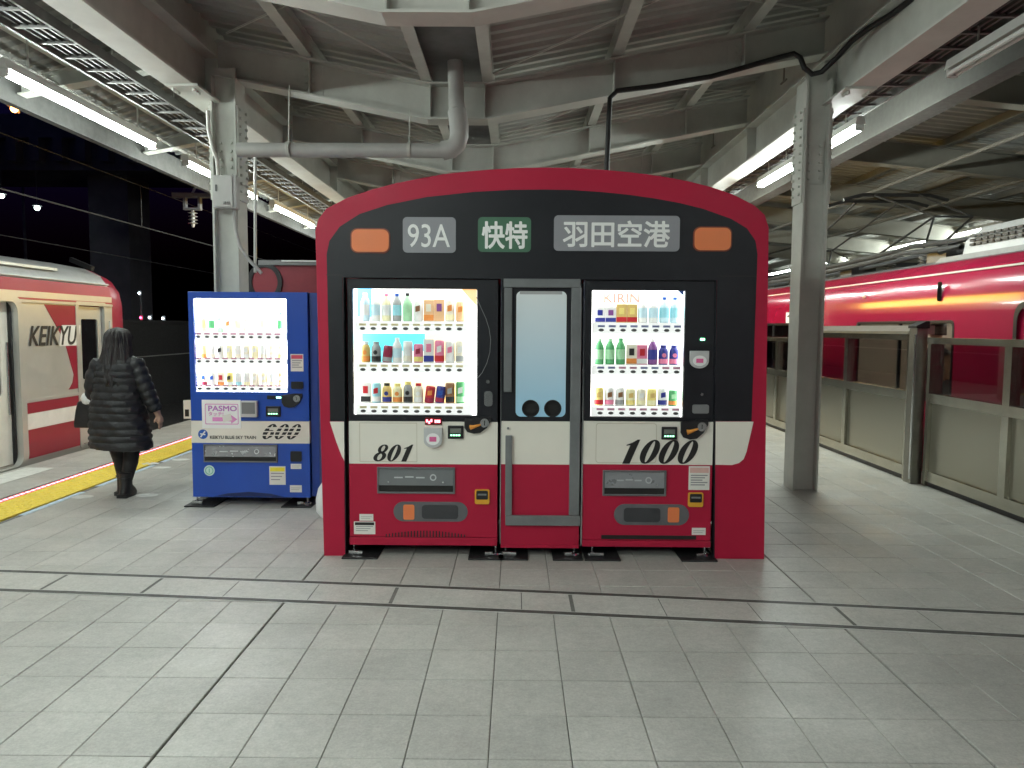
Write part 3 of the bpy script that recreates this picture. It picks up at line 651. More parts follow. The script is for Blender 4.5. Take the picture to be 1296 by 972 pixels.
# ------------------------------------------------------------------ vending machines
BACKL = emis('lit_back_panel', (1, 1, .98), PANEL, True)
LEDS = emis('lit_lining', (1, 1, .97), 2.2)
SHELF = mat('display_white', (.8, .8, .79), .4, var=.02)
RAILW = emis('lit_rail', (1, 1, .98), .30)
BTN = mat('button_dark', (.10, .10, .10), .3, var=.1); TAG_Y = pmat((.8, .68, .4)); TAG_B = pmat((.25, .28, .5)); TAG_P = pmat((.75, .35, .5))
def cabinet(t, Y, ox, win, split, mats, depth=.72, boff=0):
    """door skins (upper / band / lower), hollow display behind a pane, body behind"""
    x0, x1, z0, z1 = ox; wx0, wx1, wz0, wz1 = win; s1, s2 = split; up, mid, low, body = mats
    plate('upper_door', [rect(x0, x1, s1+.001, z1), rrect(wx0, wx1, wz0, wz1, .008, 3)], Y, Y+.045, up, t, bevel=.004)
    cav = (wx0-.022, wx1+.022, wz0-.015, wz1+.02)
    plate('display_housing', [rect(x0+.005, x1-.005, s1+.002, z1-.005), rect(*cav)], Y+.046, Y+.205, body, t)
    plate('display_lining', [rect(cav[0]+.0003, cav[1]-.0003, cav[2]+.0003, cav[3]-.0003), rect(cav[0]+.003, cav[1]-.003, cav[2]+.003, cav[3]-.003)], Y+.048, Y+.189, LEDS, t)
    box('back_panel', (cav[0]+.001, cav[1]-.001, Y+.19, Y+.20, cav[2]+.001, cav[3]-.001), BACKL, t)
    box('cabinet', (x0+.006, x1-.006, Y+.207, Y+depth, .07, z1-.006), body, t)
    box('lower_cabinet', (x0+.006, x1-.006, Y+.047, Y+.206, .07, s1-.002), body, t)
    box('window_pane', (wx0+.001, wx1-.001, Y+.012, Y+.016, wz0+.001, wz1-.001), CLEAR, t)
def shelf_row(t, Y, xs, zb, btn_z, x0, x1, tag1, tag2):
    s = box('shelf', (x0, x1, Y+.075, Y+.185, zb-.012, zb), SHELF, t)
    fz = box('button_rail', (x0, x1, Y+.03, Y+.074, btn_z-.022, zb-.001), RAILW, t)
    for i, x in enumerate(xs):
        me = pmesh(('btn',), lambda: MB().lathe([(.018, -.004), (.018, .003), (.013, .006)], n=12).mesh('button', BTN))
        o = bpy.data.objects.new('button', me); col.objects.link(o); o.parent = fz
        o.location = Vector((x, Y+.03, btn_z))-t.location; o.rotation_euler = (R(90), 0, 0); o.scale = (1, .55, 1)
        mt = tag1 if i % 4 < 2 else tag2
        me = pmesh(('tag', mt.name), lambda: MB().box(-.023, .023, -.002, .001, -.007, .007).mesh('price_tag', mt))
        o = bpy.data.objects.new('price_tag', me); col.objects.link(o); o.parent = fz; o.location = Vector((x, Y+.029, btn_z+.026))-t.location
def coin_unit(t, Y, b, lever=True):
    x0, x1, z0, z1 = rc(*b, Y); wd, hg = x1-x0, z1-z0
    e = plate('coin_slot', [[(x0, z0+hg*.35), (x0+wd*.1, z0+hg*.1), (x0+wd*.35, z0), (x0+wd*.6, z0+hg*.05), (x0+wd*.85, z0+hg*.35), (x1, z0+hg*.75), (x1, z1), (x0+wd*.6, z1), (x0, z1-hg*.12)]], Y-.018, Y-.0005, DARK, t, bevel=.003)
    cx, cz = x0+wd*.76, z0+hg*.66
    MB().tube([(cx, Y-.019, cz), (cx, Y-.03, cz)], wd*.17, 18).build('coin_ring', CHROME, e); MB().box(cx-.003, cx+.003, Y-.031, Y-.030, cz-.016, cz+.016).build('coin_opening', INK, e)
    if lever: MB().tube([(x0+wd*.22, Y-.022, z0+hg*.38), (x0+wd*.34, Y-.026, z0+hg*.42), (x0+wd*.62, Y-.026, z0+hg*.56)], [wd*.10, wd*.07, wd*.035], 10).build('return_lever', mat('lever_orange', (.75, .30, .05), .35), e)
def bill_unit(t, Y, b):
    x0, x1, z0, z1 = rc(*b, Y); e = box('bill_slot', (x0, x1, Y-.016, Y-.0005, z0, z1), DARK, t, .004)
    w_, h_ = x1-x0, z1-z0
    box('slot_guide', (x0+w_*.15, x1-w_*.15, Y-.02, Y-.0162, z0+h_*.45, z1-h_*.2), mat('guide_grey', (.18, .19, .17), .3), e)
    for i in range(4): box('guide_light', (x0+w_*(.17+.17*i), x0+w_*(.29+.17*i), Y-.0192, Y-.0165, z0+h_*.22, z0+h_*.34), emis('green_lamp', (.25, 1, .45), 1.6), e)
def ic_reader(t, Y, b):
    x0, x1, z0, z1 = rc(*b, Y); w_ = x1-x0; h_ = z1-z0; r = w_*.5
    sh = [(x0, z1), (x0, z0+r*.8)]+[((x0+x1)/2+r*math.cos(R(a)), z0+r*.8+r*.8*math.sin(R(a))) for a in range(190, 351, 16)]+[(x1, z0+r*.8), (x1, z1)]
    e = plate('card_reader', [sh], Y-.028, Y-.0005, mat('reader_grey', (.55, .56, .56), .35), t, bevel=.005)
    cx, cz = (x0+x1)/2, z0+h_*.44
    plate('reader_pad', [ell(cx, cz, w_*.37, h_*.30)], Y-.031, Y-.0285, WHITE, e); box('pink_mark', (cx-w_*.19, cx+w_*.19, Y-.0325, Y-.0312, cz-h_*.12, cz+h_*.12), pmat((.75, .15, .35)), e)
def flap(t, Y, b, mt, low, mouth=.32):
    x0, x1, z0, z1 = rc(*b, Y); h_ = z1-z0
    e = plate('dispenser_frame', [rect(x0, x1, z0, z1), rect(x0+.012, x1-.012, z0+.012, z1-.012)], Y-.012, Y-.0005, mat('frame_grey', (.14, .145, .15), .4), t, bevel=.003)
    box('dispenser_recess', (x0+.012, x1-.012, Y-.0012, Y-.0004, z0+.012, z1-.012), INK, e)
    f = MB().add([(x0+.014, Y-.003, z1-.014), (x1-.014, Y-.003, z1-.014), (x1-.014, Y-.016, z0+h_*mouth), (x0+.014, Y-.016, z0+h_*mouth), (x0+.014, Y-.001, z1-.014), (x1-.014, Y-.001, z1-.014), (x1-.014, Y-.012, z0+h_*mouth), (x0+.014, Y-.012, z0+h_*mouth)],
                 [(0, 1, 2, 3), (4, 7, 6, 5), (0, 4, 5, 1), (1, 5, 6, 2), (2, 6, 7, 3), (3, 7, 4, 0)]).build('flap', mt, e)
    cx, cz = x0+(x1-x0)*.72, z0+h_*.62
    def fy(z): k = (z1-.014-z)/(z1-.014-z0-h_*mouth); return Y-.003-.013*k-.0016
    FP = mat('flap_print', (.5, .52, .53), .4)
    def on_flap(nm, l, hole=None):
        mb = MB(); mb.prism([l]+([hole] if hole else []), 0, -.0006); mb.v = [(p[0], fy(p[2])+p[1], p[2]) for p in mb.v]; mb.build(nm, FP, e)
    on_flap('hand_symbol', ell(cx, cz, .022, .022, 18), ell(cx, cz, .014, .014, 14))
    for i in range(3): xa = x0+(x1-x0)*(.22+.14*i); on_flap('flap_print', rect(xa, xa+(x1-x0)*.11, cz-.006+.004*(i % 2), cz+.003+.004*(i % 2)))
    for i in (.15, .85): MB().tube([(x0+(x1-x0)*i, Y-.010, z0+h_*.45), (x0+(x1-x0)*i, Y-.021, z0+h_*.45)], .006, 10).build('rivet', CHROME, e)
    return e
def coin_return(t, Y, b, accent):
    x0, x1, z0, z1 = rc(*b, Y); e = plate('coin_return', [rrect(x0, x1, z0, z1, .012)], Y-.014, Y-.0005, accent, t, bevel=.003)
    plate('return_cup', [rrect(x0+.010, x1-.010, z0+(z1-z0)*.32, z1-.008, .008)], Y-.0165, Y-.0142, DARK, e); box('painted_cup_glint', (x0+.02, x1-.02, Y-.0175, Y-.0167, z0+(z1-z0)*.6, z0+(z1-z0)*.72), GREYFR, e)  # glint inside the cup, put in as a grey strip
def sticker(t, Y, b, head=None, lines=3, base=None, nm='sticker'):
    x0, x1, z0, z1 = rc(*b, Y); e = box(nm, (x0, x1, Y-.0022, Y-.0004, z0, z1), base or PAPER, t); h_ = z1-z0; w_ = x1-x0
    if head: box('header', (x0+w_*.05, x1-w_*.05, Y-.003, Y-.0023, z1-h_*.28, z1-h_*.06), head, e)
    for i in range(lines): box('print_line', (x0+w_*.1, x1-w_*(.1+.12*((i*7) % 3)), Y-.0028, Y-.0023, z1-h_*(.36+.5*i/max(1, lines))-h_*.05, z1-h_*(.36+.5*i/max(1, lines))), mat('print_grey', (.30, .30, .30), .6, var=0), e)
def foot(t, x, Y, wide=.30, side=1):
    e = MB().box(x-wide*(.25 if side > 0 else .75), x+wide*(.75 if side > 0 else .25), Y-.09, Y+.3, 0, .012).build('base_mat', RUBBER, t, None, .004)
    MB().tube([(x, Y-.0+.03, .012), (x, Y+.03, .075)], .008, 10).build('foot_bolt', CHROME, e); MB().lathe([(.036, .012), (.034, .022), (.012, .03)], (x, Y+.03, 0), 14).build('foot_disc', CHROME, e)
    MB().bar((x-.02, Y-.02, .03), (x+.07*side, Y-.03, .03), .02, .022).build('foot_clamp', CHROME, e)

YM = 4.915
# ---- left machine (801)
t = thing('vending_machine', (-.55, YM, 0), 'wider red drink machine with numerals 801, left of the bin', 'vending machine', 'machines in the red facade')
ox = rc(441, 353, 630, 689, YM); win = rc(446.5, 365.5, 603.5, 525.5, YM); ox = (ox[0], ox[1], .075, ox[3])
s1 = P(535, 533.5, YM)[1]; s2 = P(535, 587.5, YM)[1]; KZ = P(535, 680, YM)[1]
cabinet(t, YM, ox, win, (s1, s2), (BLACK, CREAM, RED, BLACK))
plate('cream_panel', [rect(ox[0], ox[1], s2+.0005, s1-.0005)], YM, YM+.046, CREAM, t, bevel=.002)
plate('lower_door', [rect(ox[0], ox[1], KZ+.002, s2-.0005)], YM, YM+.046, RED, t, bevel=.003)
box('kick_plate', (ox[0], ox[1], YM-.012, YM+.05, .075, KZ), RED, t, .004)
XS1 = [P(461.8+13.42*i, 445, YM+.1)[0] for i in range(10)]
ZB1 = [P(520, y, YM+.1)[1] for y in (406.5, 459, 510)]; ZN1 = [P(520, y, YM+.03)[1] for y in (416, 468, 520.5)]
for r_ in range(3): shelf_row(t, YM, XS1, ZB1[r_], ZN1[r_], win[0]+.012, win[1]-.035, TAG_Y, TAG_Y)
def backing(b, c, s=.46):
    x0, x1, z0, z1 = rc(*b, YM+.18); box('backlit_print', (x0, x1, YM+.183, YM+.189, z0, z1), mat('backlit_%d_%d_%d' % tuple(int(v*100) for v in c), c, .5, emit=c, es=s), t); MATS['backlit_%d_%d_%d' % tuple(int(v*100) for v in c)].cycles.emission_sampling = 'NONE'
backing((452, 365, 470, 401), (.10, .45, .85), .5); backing((458, 422, 538, 444), (.12, .75, .90)); backing((458, 444, 500, 458), (.3, .85, .95)); backing((538, 422, 594, 457), (1, .82, .52)); backing((457, 473, 590, 509), (1, .90, .62)); backing((560, 490, 596, 509), (1, .74, .42))
for b, pts in ((None, [(583, 365.5), (603.5, 365.5), (603.5, 388)]),): plate('orange_corner', [pp(pts, YM+.02)], YM+.018, YM+.021, emis('backlit_orange', (1, .50, .10), .45), t)
MB().tube([(P(a, b, YM)[0], YM-.002, P(a, b, YM)[1]) for a, b in ((603, 376), (609, 390), (615, 403), (619, 416), (621, 430), (620, 446), (616, 460), (610, 472), (603, 480))], .0022, 6).build('trim_line', GREYFR, t)
def px_dot(t, px, py, r, mt, Y, nm): x, z = P(px, py, Y); MB().tube([(x, Y-.0005, z), (x, Y-.012, z)], r, 14).build(nm, mt, t)
px_dot(t, 617.5, 483, .013, CHROME, YM, 'lock'); pl_px('lock_handle', (613, 495, 623.5, 514), .02, YM-.016, YM-.0005, CHROME, t, YM)
x0, x1, z0, z1 = rc(538, 528.5, 559.5, 537.5, YM); e = box('price_display', (x0, x1, YM-.008, YM-.0005, z0, z1), mat('display_red', (.10, .002, .004), .3), t)
for i, (a, b) in enumerate(((.12, .55), (.25, .35), (.38, .6), (.62, .5), (.74, .5), (.85, .5))): MB().box(x0+(x1-x0)*a-.006, x0+(x1-x0)*a+.006, YM-.0095, YM-.0082, z0+(z1-z0)*(b-.2), z0+(z1-z0)*(b+.2)).build('lit_segment', emis('red_segment', (1, .08, .12), 4.0), e)
ic_reader(t, YM, (537, 541, 560, 566)); bill_unit(t, YM, (567, 538.5, 586.5, 555)); coin_unit(t, YM, (588, 527.5, 621.5, 548.5))
x0, x1, z0, z1 = rc(455, 535, 528, 584.5, YM); plate('inset_edge', [rect(x0, x1, z0, z1), rect(x0+.004, x1-.004, z0+.004, z1-.004)], YM-.0012, YM-.0003, mat('cream_shade', (.6, .56, .45), .5), t)
numerals('numeral', '801', rc(470, 562.5, 528, 584, YM), YM-.0015, INK, t, shear=.42)
flap(t, YM, (477.5, 591, 576, 624.5), mat('flap_grey', (.16, .17, .175), .35), RED)
coin_return(t, YM, (601, 619, 619.5, 637.5), mat('amber_plastic', (.72, .36, .03), .35))
def capsule(t, Y, b, seg, org):
    x0, x1, z0, z1 = rc(*b, Y); e = plate('headlamp_print', [rrect(x0, x1, z0, z1, (z1-z0)/2-.0005, 8)], Y-.0035, Y-.0004, mat('capsule_grey', (.115, .118, .125), .45), t)
    pl_px('dark_lens', seg, .022, Y-.0055, Y-.0037, mat('dark_lens', (.042, .043, .048), .4), e, Y); pl_px('orange_lens', org, .012, Y-.0055, Y-.0037, ORANGE, e, Y)
capsule(t, YM, (498, 635, 592, 660), (534, 639, 580, 656.5), (510.5, 638.5, 524.5, 657.5))
sticker(t, YM, (455, 650.5, 472.5, 659), None, 2); sticker(t, YM, (448, 660, 475, 676), INK, 3)
x0, x1, z0, z1 = rc(487, 671.5, 590, 680, YM)
for i in range(26):
    u = (i+.5)/26; hh = (z1-z0)*(.35+.6*math.sin(PI*u)); x = x0+(x1-x0)*u; MB().box(x-.004, x+.004, YM-.0025, YM-.0004, KZ+.003, KZ+.003+hh).build('vent_slot', INK, t)
for px, sd in ((447, 1), (627, -1)): foot(t, P(px, 695, YM)[0], YM, .24, sd)
SP = {0: [('pet', 1.0, 'pale blue', 'white', 'white'), ('pet', 1.0, 'white', 'pale blue', 'white'), ('pet', .98, 'pale yellow', 'white', 'pink'), ('pet', .98, 'grey', 'cyan', 'blue'), ('pet', 1.0, 'pale green', 'pale green', 'black'), ('can', .72, 'white', 'white', 'brown'), ('card', .76, 'pale orange', 'orange', 'cream'), ('card', .78, 'pale orange', 'pale orange', 'purple'), ('can', .76, 'cream', 'pale yellow', 'orange'), ('can', .70, 'pale orange', 'pale orange', 'orange')],
      1: [('bcan', .74, 'gold', 'orange', 'white'), ('bcan', .74, 'grey', 'black', 'grey'), ('can', .60, 'dark red', 'grey', 'dark red'), ('pet', .88, 'white', 'pale blue', 'white'), ('can', .76, 'white', 'cream', 'white'), ('can', .66, 'pink', 'yellow', 'dark red'), ('card', .84, 'white', 'navy', 'pink'), ('can', .80, 'pink', 'red', 'white'), ('can', .76, 'white', 'white', 'pink'), ('can', .78, 'cream', 'grey', 'white')],
      2: [('card', .74, 'white', 'black', 'red'), ('can', .70, 'cyan', 'white', 'red'), ('bcan', .70, 'gold', 'navy', 'black'), ('bcan', .68, 'pale yellow', 'orange', 'yellow'), ('bcan', .75, 'grey', 'black', 'yellow'), ('bcan', .70, 'cream', 'white', 'red'), ('can', .60, 'red', 'dark red', 'orange'), ('can', .60, 'navy', 'dark red', 'blue'), ('can', .72, 'brown', 'black', 'grey'), ('can', .76, 'green', 'pale green', 'white')]}
KIND = {'pet': 'bottle', 'bcan': 'bottle-shaped can', 'can': 'can', 'card': 'carton'}
ROW = ['top', 'middle', 'bottom']
for r_, row in SP.items():
    for i, (k, hs, b, d, c) in enumerate(row):
        h = .182*hs
        sample(k, h*1.04, .0335, b, d, c, (XS1[i], YM+.125, ZB1[r_]+.0005), f'{b} drink {KIND[k]} with {d} band, {ORD[i]} from left in {ROW[r_]} row, machine 801', 'drink samples in the left red machine', tilt=.12 if (r_ == 2 and i in (6, 7)) or (r_ == 1 and i == 2) else 0)
# ---- right machine (1000)
t = thing('vending_machine', (.98, YM, 0), 'narrower red drink machine with numerals 1000, right of the bin', 'vending machine', 'machines in the red facade')
ox = rc(739, 355, 903.5, 692, YM); win = rc(748.5, 367.5, 866, 528, YM); ox = (ox[0], ox[1], .075, ox[3])
s1 = P(820, 533.5, YM)[1]; s2 = P(820, 588.2, YM)[1]; KZ = P(820, 684, YM)[1]
cabinet(t, YM, ox, win, (s1, s2), (BLACK, CREAM, RED, BLACK))
plate('cream_panel', [rect(ox[0], ox[1], s2+.0005, s1-.0005)], YM, YM+.046, CREAM, t, bevel=.002)
plate('lower_door', [rect(ox[0], ox[1], KZ+.002, s2-.0005)], YM, YM+.046, RED, t, bevel=.003)
box('kick_plate', (ox[0], ox[1], YM-.012, YM+.05, .075, KZ), RED, t, .004)
box('door_edge_trim', (ox[0]-.012, ox[0]-.004, YM-.004, YM+.03, .08, ox[3]), CHROME, t)
XS2 = [P(759+13.57*i, 445, YM+.1)[0] for i in range(8)]
ZB2 = [P(808, y, YM+.1)[1] for y in (408.5, 461.5, 513.5)]; ZN2 = [P(808, y, YM+.03)[1] for y in (418, 470.5, 523)]
for r_ in range(3): shelf_row(t, YM, XS2, ZB2[r_], ZN2[r_], win[0]+.006, win[1]-.012, TAG_B if r_ < 2 else TAG_P, TAG_B if r_ == 0 else TAG_P)
tx = rc(765, 371.5, 810, 383, YM+.17); text('display_lettering', 'KIRIN', tx, YM+.188, mat('pale_red_print', (.80, .22, .18), .5), t, bold=.02, flip=-1)
plate('blue_corner', [pp([(858, 368), (865.5, 368), (865.5, 375)], YM+.02)], YM+.018, YM+.021, pmat(HEX['blue']), t)
x0, x1, z0, z1 = rc(813, 369, 864, 408, YM+.18); box('backlit_print', (x0, x1, YM+.183, YM+.189, z0, z1), emis('backlit_ice', (.70, .96, 1), .5), t)
x, z = P(889, 429.5, YM); box('green_lamp', (x-.014, x+.014, YM-.006, YM-.0005, z-.007, z+.007), emis('green_led', (.15, 1, .45), 5.0), t)
ic_reader(t, YM, (872.5, 444, 896, 466)); px_dot(t, 888, 499, .010, CHROME, YM, 'lock'); pl_px('lock_handle', (876, 512, 896.5, 523), .012, YM-.016, YM-.0005, GREYFR, t, YM)
bill_unit(t, YM, (837, 540, 856.5, 556)); coin_unit(t, YM, (861, 531, 895.5, 556))
x0, x1, z0, z1 = rc(754, 535.5, 831, 586, YM); plate('inset_edge', [rrect(x0, x1, z0, z1, .02), rrect(x0+.004, x1-.004, z0+.004, z1-.004, .018)], YM-.0012, YM-.0003, MATS['cream_shade'], t)
numerals('numeral', '1000', rc(780, 556.5, 889, 587, YM), YM-.0015, INK, t, shear=.42)
flap(t, YM, (762.5, 595, 843, 627.5), mat('flap_pale', (.30, .31, .32), .3, .3), RED)
sticker(t, YM, (871.5, 590, 898, 620), pmat((.7, .45, .4)), 5); coin_return(t, YM, (870.5, 623, 889.5, 641), MATS['amber_plastic'])
capsule(t, YM, (777, 638, 872, 664.5), (789.5, 642.5, 835.5, 660.5), (845, 642, 859.5, 661)); sticker(t, YM, (875.5, 668, 893, 677), None, 2)
x0, x1, z0, z1 = rc(761, 677.5, 881, 682.5, YM); box('vent_gap', (x0, x1, YM-.002, YM-.0004, z0, z1), INK, t)
for px, sd in ((750, 1), (893, -1)): foot(t, P(px, 698, YM)[0], YM, .24, sd)
SP = {0: [('card', .56, 'white', 'navy', 'navy'), ('card', .56, 'white', 'navy', 'purple'), ('card', .66, 'gold', 'red', 'yellow'), ('card', .66, 'gold', 'red', 'yellow'), ('pet', .9, 'white', 'pale blue', 'white'), ('pet', .9, 'white', 'pale blue', 'white'), ('pet', .92, 'pale blue', 'cyan', 'blue'), ('pet', .92, 'pale blue', 'cyan', 'blue')],
      1: [('pet', .92, 'green', 'pale green', 'pale green'), ('pet', .92, 'green', 'pale green', 'pale green'), ('pet', .94, 'green', 'pale green', 'green'), ('card', .72, 'cream', 'orange', 'black'), ('card', .70, 'pink', 'white', 'red'), ('pet', .92, 'purple', 'navy', 'white'), ('bcan', .70, 'navy', 'pink', 'navy'), ('bcan', .70, 'navy', 'pink', 'navy')],
      2: [('can', .64, 'yellow', 'red', 'gold'), ('can', .64, 'white', 'pink', 'brown'), ('can', .64, 'white', 'grey', 'brown'), ('can', .60, 'pale yellow', 'yellow', 'gold'), ('can', .60, 'cream', 'pale yellow', 'white'), ('can', .60, 'yellow', 'pale yellow', 'gold'), ('can', .64, 'white', 'navy', 'navy'), ('can', .56, 'green', 'orange', 'pale green')]}
for r_, row in SP.items():
    for i, (k, hs, b, d, c) in enumerate(row):
        sample(k, .188*hs, .0335, b, d, c, (XS2[i], YM+.125, ZB2[r_]+.0005), f'{b} drink {KIND[k]} with {d} band, {ORD[i]} from left in {ROW[r_]} row, machine 1000', 'drink samples in the right red machine')
# ---- bin in the middle, dressed as the train's front door
t = thing('recycling_bin', (.19, YM, 0), 'tall bin dressed as a train front door, with two round holes', 'bin')
ox = rc(634.5, 352, 734.5, 690, YM); ox = (ox[0], ox[1], .075, ox[3]); zb_ = P(684, 533.3, YM)[1]; zr_ = P(684, 588, YM)[1]
box('body', (ox[0]+.004, ox[1]-.004, YM+.032, YM+.68, .08, ox[3]-.004), BLACK, t)
hc = [P(671.5, 517, YM), P(699.5, 517, YM)]; hr = .054
gx0, gx1, gz0, gz1 = rc(653, 368.5, 716.5, 527.5, YM)
plate('upper_panel', [rect(ox[0], ox[1], zb_+.0005, ox[3])]+[ell(c[0], c[1], hr, hr) for c in hc], YM+.004, YM+.031, BLACK, t)
plate('cream_panel', [rect(ox[0], ox[1], zr_+.0005, zb_-.0005)], YM+.004, YM+.031, CREAM, t); plate('lower_panel', [rect(ox[0], ox[1], .08, zr_-.0005)], YM+.004, YM+.031, RED, t)
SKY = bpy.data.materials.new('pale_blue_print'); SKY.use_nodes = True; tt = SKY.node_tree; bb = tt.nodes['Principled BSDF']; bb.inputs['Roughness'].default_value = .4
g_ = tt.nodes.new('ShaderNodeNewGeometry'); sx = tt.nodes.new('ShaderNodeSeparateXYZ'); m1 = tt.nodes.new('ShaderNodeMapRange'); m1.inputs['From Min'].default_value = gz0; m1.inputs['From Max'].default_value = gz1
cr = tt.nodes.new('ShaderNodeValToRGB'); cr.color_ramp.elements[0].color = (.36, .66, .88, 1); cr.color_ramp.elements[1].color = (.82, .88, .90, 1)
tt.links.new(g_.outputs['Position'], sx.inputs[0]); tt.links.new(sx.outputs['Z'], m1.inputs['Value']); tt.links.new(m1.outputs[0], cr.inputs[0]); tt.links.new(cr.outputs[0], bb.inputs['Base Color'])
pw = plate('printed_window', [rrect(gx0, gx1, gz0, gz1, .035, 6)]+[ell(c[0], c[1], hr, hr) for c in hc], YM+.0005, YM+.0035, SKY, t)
x0, x1, z0, z1 = rc(654, 368.5, 715.5, 372.5, YM); box('window_edge', (x0+.02, x1-.02, YM-.0005, YM+.0003, z0, z1), mat('edge_grey', (.42, .43, .44), .4), pw)
for c in hc:
    plate('hole_rim', [ell(c[0], c[1], hr+.004, hr+.004), ell(c[0], c[1], hr-.004, hr-.004)], YM-.002, YM+.002, DARK, t)
    plate('bin_hole', [ell(c[0], c[1], hr, hr)], YM+.0300, YM+.0312, INK, t)
FRM = mat('door_frame_grey', (.19, .20, .205), .33, .25, var=.15, scale=5)
def frb(b, d=.022): x0, x1, z0, z1 = rc(*b, YM); return box('door_frame', (x0, x1, YM-d, YM+.0038, z0, z1), FRM, t, .004)
frb((637.5, 353, 734.5, 364)); frb((638, 364.3, 648, 496)); frb((721.5, 364.3, 734.5, 651.5)); frb((639.5, 652, 734, 664.5)); frb((639.5, 551, 648, 651.5))
x, z = P(643, 542, YM); MB().tube([(x, YM+.003, z), (x, YM-.008, z)], .008, 12).build('lock', GREYFR, t)
box('sill', (ox[0], ox[1], YM-.006, YM+.05, .062, .085), RED, t); box('side_trim', (ox[0]-.006, ox[0]-.001, YM-.004, YM+.03, .09, ox[3]), CHROME, t)
for px, sd in ((640, 1), (727, -1)): foot(t, P(px, 697, YM)[0], YM, .2, sd)
# ---- blue machine
YB = 6.3
t = thing('vending_machine', (-2.27, YB, 0), 'blue drink machine with numerals 600 on a cream band', 'vending machine')
ox = rc(241, 369.5, 391, 637, YB); win = rc(246, 378, 363, 496, YB); ox = (ox[0], ox[1], .075, ox[3]); s1 = P(318, 533, YB)[1]; s2 = P(318, 561, YB)[1]; KZ = P(318, 629, YB)[1]
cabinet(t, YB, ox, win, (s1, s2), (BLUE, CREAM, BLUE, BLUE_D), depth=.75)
MATS['hot_panel'] = None; hb = emis('lit_back_panel_hot', (1, 1, 1), PANEL*1.6, True)
for ch in t.children:
    if ch.name.startswith('back_panel'): ch.data.materials[0] = hb
    if ch.name.startswith('display_lining'): ch.data.materials[0] = emis('lit_lining_hot', (1, 1, 1), 7.5)
plate('cream_panel', [rect(ox[0], ox[1], s2+.0005, s1-.0005)], YB-.001, YB+.046, CREAM, t); plate('lower_door', [rect(ox[0], ox[1], KZ+.002, s2-.0005)], YB, YB+.046, BLUE, t, bevel=.003)
box('kick_plate', (ox[0], ox[1], YB-.012, YB+.05, .075, KZ), BLUE, t, .004)
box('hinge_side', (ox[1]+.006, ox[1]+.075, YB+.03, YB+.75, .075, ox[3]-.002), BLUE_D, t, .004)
XS3 = [P(255.5+11.0*i, 430, YB+.1)[0] for i in range(10)]
ZB3 = [P(305, y, YB+.1)[1] for y in (420.5, 454, 489)]; ZN3 = [P(305, y, YB+.03)[1] for y in (426.5, 457.5, 492)]
for r_ in range(3): shelf_row(t, YB, XS3, ZB3[r_], ZN3[r_], win[0]+.006, win[1]-.008, TAG_P, TAG_P)
pal = ['white', 'pale yellow', 'cream', 'pale green', 'pale orange']
vis = {(0, 0): ('pet', 'pale orange', 'yellow', 'white'), (0, 1): ('pet', 'white', 'green', 'white'), (0, 2): ('pet', 'pale green', 'white', 'pale green'), (0, 3): ('can', 'white', 'white', 'orange'), (0, 9): ('pet', 'pale green', 'green', 'green'), (1, 0): ('can', 'pale orange', 'orange', 'yellow'), (1, 2): ('can', 'white', 'white', 'black'), (1, 9): ('can', 'pale yellow', 'yellow', 'white'), (2, 0): ('can', 'cream', 'dark red', 'blue'), (2, 1): ('can', 'white', 'white', 'blue'), (2, 2): ('card', 'cream', 'orange', 'red'), (2, 3): ('can', 'yellow', 'white', 'black'), (2, 4): ('can', 'white', 'cyan', 'white'), (2, 9): ('can', 'pale orange', 'pale yellow', 'white')}
for r_ in range(3):
    for i in range(10):
        k, b, d, c = vis.get((r_, i), (('pet' if r_ == 0 else 'can'), pal[(i*2+r_) % 3], pal[(i+r_) % 3], 'white'))
        sample(k, (.17 if k == 'pet' else .118), .0295, b, d, c, (XS3[i], YB+.125, ZB3[r_]+.0005), f'{b} drink {KIND[k]}, {ORD[i]} from left in {ROW[r_]} row of the blue machine', 'drink samples in the blue machine')
sticker(t, YB, (368, 448, 384, 470), pmat((.7, .08, .15)), 4); coin_unit(t, YB, (357, 498, 383, 516), False); pl_px('lock_handle', (369, 483, 384, 492), .01, YB-.016, YB-.0005, DARK, t, YB)
bill_unit(t, YB, (337, 514, 355.5, 527)); x, z = P(353, 503, YB); box('lamp_panel', (x-.10, x+.045, YB-.006, YB-.0005, z-.016, z+.016), DARK, t); box('green_lamp', (x-.02, x+.02, YB-.009, YB-.0062, z-.008, z+.008), emis('teal_led', (.2, 1, .75), 2.5), t)
x0, x1, z0, z1 = rc(306, 507, 327, 527.5, YB); e = box('card_reader', (x0, x1, YB-.04, YB-.0005, z0, z1), mat('reader_grey', (.55, .56, .56)), t, .006); box('reader_pad', (x0+.015, x1-.015, YB-.044, YB-.0405, z0+.03, z1-.012), GREYFR, e)
x0, x1, z0, z1 = rc(256, 506, 305, 542, YB); e = box('poster', (x0, x1, YB-.006, YB-.002, z0, z1), WHITE, t); h_ = z1-z0; w_ = x1-x0; PK = pmat((.75, .28, .60))
plate('poster_border', [rrect(x0+w_*.08, x1-w_*.06, z0+h_*.14, z1-h_*.14, .01), rrect(x0+w_*.095, x1-w_*.075, z0+h_*.165, z1-h_*.165, .009)], YB-.0075, YB-.0062, PK, e)
text('lettering', 'PASMO', (x0+w_*.17, x1-w_*.10, z0+h_*.61, z0+h_*.79), YB-.0062, pmat((.55, .22, .58)), e, bold=.03, flip=-1); text('lettering', 'タッチ!', (x0+w_*.17, x0+w_*.55, z0+h_*.44, z0+h_*.58), YB-.0062, PK, e, bold=.008, flip=-1)
